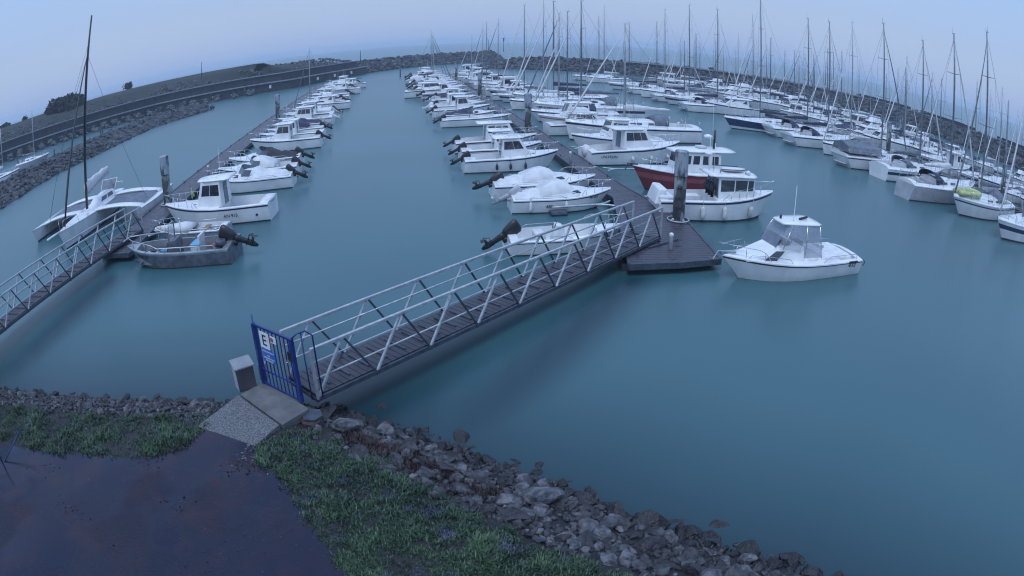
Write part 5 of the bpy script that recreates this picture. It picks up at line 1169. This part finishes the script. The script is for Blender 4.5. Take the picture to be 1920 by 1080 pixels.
m.loft(rings); m.build('folded_mainsail', canvw, bo, True)
m = MB(); m.add([(-3.4, -.6, 1.55), (-4.1, -.65, 2.15), (-4.1, .65, 2.15), (-3.4, .6, 1.55)], [(0, 1, 2, 3)]); m.build('sprayhood_window', glassg, tri); m = MB(); m.tube([(-3.4, -.62, 1.55), (-4.12, -.67, 2.17), (-4.12, .67, 2.17), (-3.4, .62, 1.55)], .035, 6); m.tube([(-5.7, -.35, 1.0), (-5.8, -.4, 1.6), (-5.8, .4, 1.6), (-5.7, .35, 1.0)], .025, 6); m.build('stern_rail', white, tri, True)
m = MB()
for s_ in (-1, 1): m.tube([(5.5, s_*.1, 1.3), (5.4, s_*.2, 1.85), (3.8, s_*.5, 1.75), (3.7, s_*.6, 1.2)], .015, 5)
m.build('bow_rail', steel, tri, True)

# ------------------------------------------------------------------ boat kinds repeated along the rows
def park(root): root.location = (0, 0, -500)
YK = [yacht(10, 3.3, 'scoop', cover=canvn, hood=canvn)[0], yacht(10, 3.2, 'plumb', cover=canvw, hood=canvg, mastmat=mastw)[0], yacht(10, 3.3, 'scoop', tent=True, cover=None, hood=None)[0],
      yacht(12, 3.6, 'classic', hullmats=[antif, navyh, white], stripe=2, cover=canvn, hood=None)[0], yacht(9.5, 3.1, 'classic', hullmats=[antif, white, bluestr], stripe=5, cover=canvg, hood=canvg, mizzen=True, dinghy=True)[0],
      yacht(9.5, 3.2, 'classic', hullmats=[antif, greyh, greyp], cover=canvw, hood=canvn)[0], yacht(10, 3.3, 'transom', cover=canvg, hood=canvg, stripe=4)[0], yacht(7.5, 2.6, 'transom', cover=canvn, hood=None, mastmat=mastw)[0]]
YD = ['white yacht with navy sail cover and open scoop stern', 'white plumb bowed yacht with pale sail cover', 'white yacht with a dark tent over its cockpit', 'navy hulled yacht with white boot stripe', 'white classic two masted yacht', 'grey hulled yacht with cluttered deck', 'white yacht with grey sail cover', 'small white yacht with navy sail cover']
MK = [pilothouse(L=6.2, motor='black', wins=2)[0], runabout(L=5.4, motor='black', cover=canvw)[0], runabout(L=5.6, motor='black', cover=None, canopy=canvw)[0], runabout(L=5.0, motor='black', cover=canvd)[0], cruiser(8.2)[0], pilothouse(L=7.0, motor=None, wins=3, hz=1.35)[0], runabout(L=5.8, motor='grey', cuddy=False)[0], pilothouse(L=5.8, motor='grey', wins=2, house_at=(.34, .68))[0], cruiser(9, 3.1, False)[0]]
MD = ['white cabin boat with black outboard', 'white motorboat under a pale fitted cover', 'white motorboat with a pale hood', 'white motorboat under a black cover', 'white flybridge cruiser', 'white three windowed wheelhouse boat', 'open white console boat', 'white cabin boat with grey outboard', 'white cabin cruiser with navy bimini']
YK += [yacht(10, 3.2, 'scoop', cover=canvw, hood=canvg, stripe=4, mastmat=mastw)[0], yacht(10.5, 3.3, 'plumb', cover=canvd, hood=canvn, stripe=5)[0]]
YD += ['white yacht with pale sail cover and grey hood', 'white yacht with black sail cover']
MK += [runabout(L=5.4, motor='grey', cover=canvn)[0], runabout(L=5.2, motor='black', cover=canvg, hullmats=[antif, navyh, white])[0], pilothouse(L=6.4, motor='white', wins=3, house_at=(.36, .70), hullmats=[antif, white, redl], stripe=5)[0], runabout(L=5.9, motor='black', cuddy=True, canopy=canvn)[0], pilothouse(L=6.6, motor='black', motors=2, wins=2, rf=.9, hullmats=[antif, offw, navyh], stripe=4)[0]]
MD += ['white motorboat under a navy cover', 'navy hulled motorboat under a grey cover', 'white cabin boat with a faded red stripe', 'white motorboat with a navy hood', 'cream cabin boat with twin outboards']
for r_ in YK+MK: park(r_)
ORD = 'first second third fourth fifth sixth seventh eighth ninth tenth eleventh twelfth thirteenth fourteenth fifteenth sixteenth seventeenth eighteenth nineteenth twentieth'.split()
ORD += ['twenty-'+o for o in ORD[:9]]+['thirtieth']+['thirty-'+o for o in ORD[:9]]+['fortieth']
ROWS = {}
YT = [11]
def put_yacht(row, k, P0, outdir, s, top, bow_in, y0):
    """P0 end next to or away from the pontoon; outdir unit vector from P0 along the boat; s metres from P0 to the mast"""
    src = YK[k]; inf = INFO[src.name]; L0 = inf['L']; xm = inf['xm']
    d_bow = L0/2-xm; d_st = L0/2+xm; hd = math.atan2(outdir.y, outdir.x)
    if bow_in: sc_ = s/(d_bow+.35); hdg = hd+math.pi        # P0 is the bow
    else: sc_ = s/(d_st+.2); hdg = hd
    sc_ = max(.95 if row == 'far_near' else .72, min(1.22, sc_))
    if row == 'far_near':
        if y0 < 37: sc_ = 1.12
        s = sc_*((d_bow+.35) if bow_in else (d_st+.2))
    base = P0+outdir*s; r = copy_tree(src); r.scale = (sc_,)*3
    off = Vector((math.cos(hdg), math.sin(hdg)))*xm*sc_; r.location = (base.x-off.x, base.y-off.y, 0); r.rotation_euler = (0, 0, hdg)
    ztop = YT[0] if top is None else max(7.5, min(17.5, top_z(base, *top))); kk = (ztop/sc_-inf['zm'])/inf['mh']
    for c in r.children:
        n_ = c.name.split('.')[0]
        if n_ in ('mast', 'spreader', 'rigging', 'furled_headsail', 'mizzen_mast'): c.scale = (1, 1, kk); c.location.z = inf['zm']*(1-kk)
    ROWS.setdefault(row, []).append((y0, r, YD[k], 'sailing yacht')); return r
def put_motor(row, k, P0, outdir, bow_in, y0, L_=None, jit=0):
    src = MK[k]; L0 = INFO[src.name]['L']; sc_ = (L_/L0) if L_ else 1; r = copy_tree(src); r.scale = (sc_,)*3; hd = math.atan2(outdir.y, outdir.x)+jit
    c = P0+outdir*(L0*sc_/2+.15); r.location = (c.x, c.y, 0); r.rotation_euler = (0, 0, hd+(math.pi if bow_in else 0)); ROWS.setdefault(row, []).append((y0, r, MD[k], 'motorboat')); return r
bpy.context.view_layer.update()
rb = random.Random(21)
dR = Vector((math.cos(R(12)), math.sin(R(12)))); dL = -dR; dLL = Vector((math.cos(R(9)), math.sin(R(9))))
# middle pontoon, left side beyond the near group (bows to the pontoon, sterns to the left)
y = 66.5; seq = [9, 0, 11, 2, 7, 12, 3, 13, 8, 1, 4, 0, 5, 10, 7, 4, 11, 5, 1, 4, 0, 2, 7]; i = 0
while y < 150: put_motor('mid_left', seq[i % len(seq)], Vector((m_left(y)-.5, y)), dL, True, y, None if y < 100 else 7.5, rb.uniform(-.05, .05)); i += 1; y += 3.5+rb.uniform(0, .7)
for (tx, ty, y0) in ((812, 62, 118), (840, 72, 128), (834, 58, 138)):
    a = ray(tx, ty+45); P0 = Vector((m_left(y0)-.5, y0)); t = a.x/a.y; s = (P0.x-t*P0.y)/(-(dL.x-t*dL.y)); s = max(3, min(6.5, s)); put_yacht('mid_left', 7, P0, dL, s, (tx, ty), True, y0+.1)
# left pontoon (right side)
y = 37.0
for k, y, L_ in ((1, 36.9, 6.3), (2, 40.3, 6.2), (3, 43.7, 6.0), (0, 51.9, 6.7), (5, 56.2, 6.6), (12, 60.2, 6.2), (9, 63.8, 5.8), (11, 67.6, 6.5), (7, 71.6, 6.4), (1, 75.0, 6.2), (4, 83.5, 7.6), (13, 87.9, 6.6), (3, 92, 6), (5, 96, 6.8), (0, 100.5, 6.6), (10, 104.6, 6), (4, 109.5, 8), (0, 114.5, 6.6), (3, 119, 6), (8, 124, 8.6), (0, 129, 7), (5, 134, 7)):
    put_motor('left', k, Vector((l_left(y)+LW+.5, y)), dLL, True, y, L_, rb.uniform(-.03, .03))
a = ray(564, 150); y0 = 79.2; P0 = Vector((l_left(y0)+LW+.5, y0)); t = a.x/a.y; s = (P0.x-t*P0.y)/(-(dLL.x-t*dLL.y)); put_yacht('left', 7, P0, dLL, max(2.6, min(5, s)), (563, 90), True, y0)
# middle pontoon right side
used = []
def solve(line, dirv, top, lo, hi, smin, smax, used, gap=3.3, hmin=8, hmax=17, pref=None):
    a = ray(top[0], top[1]+60); t = a.x/a.y; best = None
    y0 = lo
    while y0 < hi:
        P0 = Vector((line(y0), y0)); den = dirv.x-t*dirv.y; s = -(P0.x-t*P0.y)/den
        if smin <= s <= smax and all(abs(y0-u) >= gap for u in used):
            b = P0+dirv*s; z = top_z(b, *top)
            if hmin <= z <= hmax:
                c = abs(z-12.5)+(abs(y0-pref)*.8 if pref else 0)
                if best is None or c < best[0]: best = (c, y0, P0, s)
        y0 += .5
    return best
used = [36, 43.5]
for (tx, ty, k, pref) in ((1172, 45, 1, 52.5), (1064, 22, 0, 64), (1090, 2, 6, 67.5), (1048, 25, 7, 71), (1019, 0, 1, 75), (1038, 3, 0, 79), (983, 10, 6, 84), (934, 36, 7, 104), (912, 42, 0, 112), (905, 48, 7, 118), (884, 68, 1, 128)):
    b = solve(lambda y: m_right(y)+.6, dR, (tx, ty), 47, 152, 2.6, 7.5, used, 3.2, 7.5, 18, pref)
    if b: used.append(b[1]); put_yacht('mid_right', k, b[2], dR, b[3], (tx, ty), True, b[1])
y = 48.0; i = 0; seq = [5, 4, 11, 8, 13, 7, 4, 5]
while y < 152:
    if all(abs(y-u) >= 3.1 for u in used): put_motor('mid_right', seq[i % 8], Vector((m_right(y)+.6, y)), dR, i % 2 == 0, y, 7.4, rb.uniform(-.04, .04)); used.append(y); i += 1; y += 3.4
    else: y += .4
# far pontoon, near side: each boat by the end nearest the open water
R3 = [((1074, 150), 0, False, (1123, 32)), ((1094, 154), 1, True, (1128, 12)), ((1136, 167), 6, True, (1168, 42)), ((1174, 175), 0, False, (1207, 40)), ((1196, 182), 1, True, (1247, 18)), ((1221, 189), 0, False, (1258, 75)), ((1238, 195), 6, True, (1293, 10)), ((1273, 207), 0, False, (1346, 18)), ((1352, 240), 3, True, (1427, -8)), ((1436, 254), 0, False, (1516, 36)), ((1470, 270), 0, False, (1556, 42)), ((1536, 289), 1, True, (1584, 40)), ((1568, 310), 2, False, (1658, 45)), ((1643, 333), 6, False, (1731, 77)), ((1692, 370), 5, False, (1791, 65)), ((1778, 403), 4, True, (1825, 53)), ((1860, 449), 6, True, (1909, 72))]
for (lx, ly), k, bow, top in R3:
    P0 = W(lx, ly).xy; a = ray(top[0], top[1]+80); t = a.x/a.y; s = -(P0.x-t*P0.y)/(dR.x-t*dR.y); s = max(3.2 if bow else 5, min(6 if bow else 8, s)); put_yacht('far_near', k, P0, dR, s, top, bow, P0.y)
put_motor('far_near', 8, W(1318, 211).xy, dR, True, 84.5, 9.5)
# far pontoon, far side
used = []
for (tx, ty, k) in ((1868, 78, 6), (1747, 138, 7), (1700, 108, 1), (1498, 97, 7), (1445, 72, 0), (1412, 30, 6), (1384, 65, 1), (1356, 80, 7), (1342, 75, 0), (1305, 65, 6), (1152, 28, 1), (1194, 8, 0)):
    b = solve(lambda y: p3(y)+1.5, dR, (tx, ty), 28, 146, 3.2, 7, used, 3.6, 8, 16); rn = 'far_far'
    if not b: b = solve(lambda y: p4(y)-9.5, dR, (tx, ty), 28, 146, 2.5, 7, [], 3.6, 8, 17); rn = 'outer_near'
    if b:
        if rn == 'far_far': used.append(b[1])
        put_yacht(rn, k, b[2], dR, b[3], (tx, ty), rn == 'far_far', b[1])
def fill(row, line, d, y0, y1, seq, L_, step, bow_in, prob, used):
    y = y0; i = 0
    while y < y1:
        if all(abs(y-u) >= 3.2 for u in used):
            if rb.random() < .48:
                k_ = rb.choice((0, 1, 6, 7, 8, 9)); P_ = Vector((line(y), y)); s_ = rb.uniform(3.6, 5.2); b_ = P_+d*s_; zt = rb.uniform(9.5, 12.5); dd = b_.length; el = math.atan2(zt-H, dd)
                YT[0] = zt; put_yacht(row, k_, P_, d, s_, None, True, y)
            elif rb.random() < prob: put_motor(row, seq[i % len(seq)], Vector((line(y), y)), d, bow_in if rb.random() < .7 else not bow_in, y, L_*rb.uniform(.9, 1.1), rb.uniform(-.05, .05))
            i += 1; y += step
        else: y += .4
fill('far_far', lambda y: p3(y)+1.5, dR, 27, 138, [5, 11, 4, 8, 9, 5, 13, 0], 7.4, 3.3, True, .97, used)
u4 = [q[0] for q in ROWS.get('outer_near', [])]
fill('outer_near', lambda y: p4(y)-1.5, dL, 68, 138, [4, 8, 5, 4, 11, 8], 8.4, 3.7, False, .95, u4)
fill('outer_far', lambda y: p4(y)+1.5, dR, 34, 138, [5, 12, 8, 9, 5, 13, 4, 11], 7.2, 3.6, True, .95, [])
RN = dict(mid_left='left of the middle pontoon', mid_right='right of the middle pontoon', left='along the left pontoon', far_near='in the front yacht row', far_far='behind front yacht row', outer_near='inside the outermost pontoon', outer_far='by the breakwater')
GN = dict(mid_left='boats on the left side of the middle pontoon', mid_right='boats on the right side of the middle pontoon', left='boats moored along the left pontoon', far_near='yachts in the front row of the far pontoon', far_far='boats behind the front yacht row', outer_near='boats inside the outermost pontoon', outer_far='boats by the breakwater wall')
for rn, lst in ROWS.items():
    lst.sort(key=lambda q: q[0])
    for i, (y, r, d, c) in enumerate(lst):
        r.name = 'sailing_yacht' if c == 'sailing yacht' else 'motorboat'
        if rn == 'far_near' and d.startswith(('navy', 'grey hulled', 'white classic', 'white yacht with a dark tent')): lb = d+' in the front yacht row at right'
        else: lb = '%s, %s %s' % (d, ORD[i], RN[rn])
        tag(r, lb, c, GN[rn])
def kill(o):
    for c in list(o.children): kill(c)
    bpy.data.objects.remove(o)
for r_ in YK+MK: kill(r_)
# small sailboat in the inner basin, far left
p = W(62, 312); r = yacht(7, 2.3, 'classic', hullmats=[antif, greyh, greyp], cover=None, hood=None, mastmat=mastw, furl=False); rt = r[0]; rt.location = (p.x, p.y, 0); rt.rotation_euler = (0, 0, R(35)); kz = (top_z(p, 54, 210)-INFO[rt.name]['zm'])/12.5
for c in rt.children:
    if c.name.split('.')[0] in ('mast', 'spreader', 'rigging'): c.scale = (1, 1, kz); c.location.z = INFO[rt.name]['zm']*(1-kz)
tag(rt, 'small dark hulled sailboat moored alone in the inner basin at far left', 'sailing yacht')
p = W(4, 345); r = yacht(7, 2.3, 'classic', cover=canvw, hood=None, mastmat=mastw, furl=False); rt = r[0]; rt.location = (p.x, p.y, 0); rt.rotation_euler = (0, 0, R(40)); kz = (top_z(p, 3, 240)-INFO[rt.name]['zm'])/12.5
for c in rt.children:
    if c.name.split('.')[0] in ('mast', 'spreader', 'rigging'): c.scale = (1, 1, kz); c.location.z = INFO[rt.name]['zm']*(1-kz)
tag(rt, 'small white sailboat cut off by the left picture edge in the inner basin', 'sailing yacht')
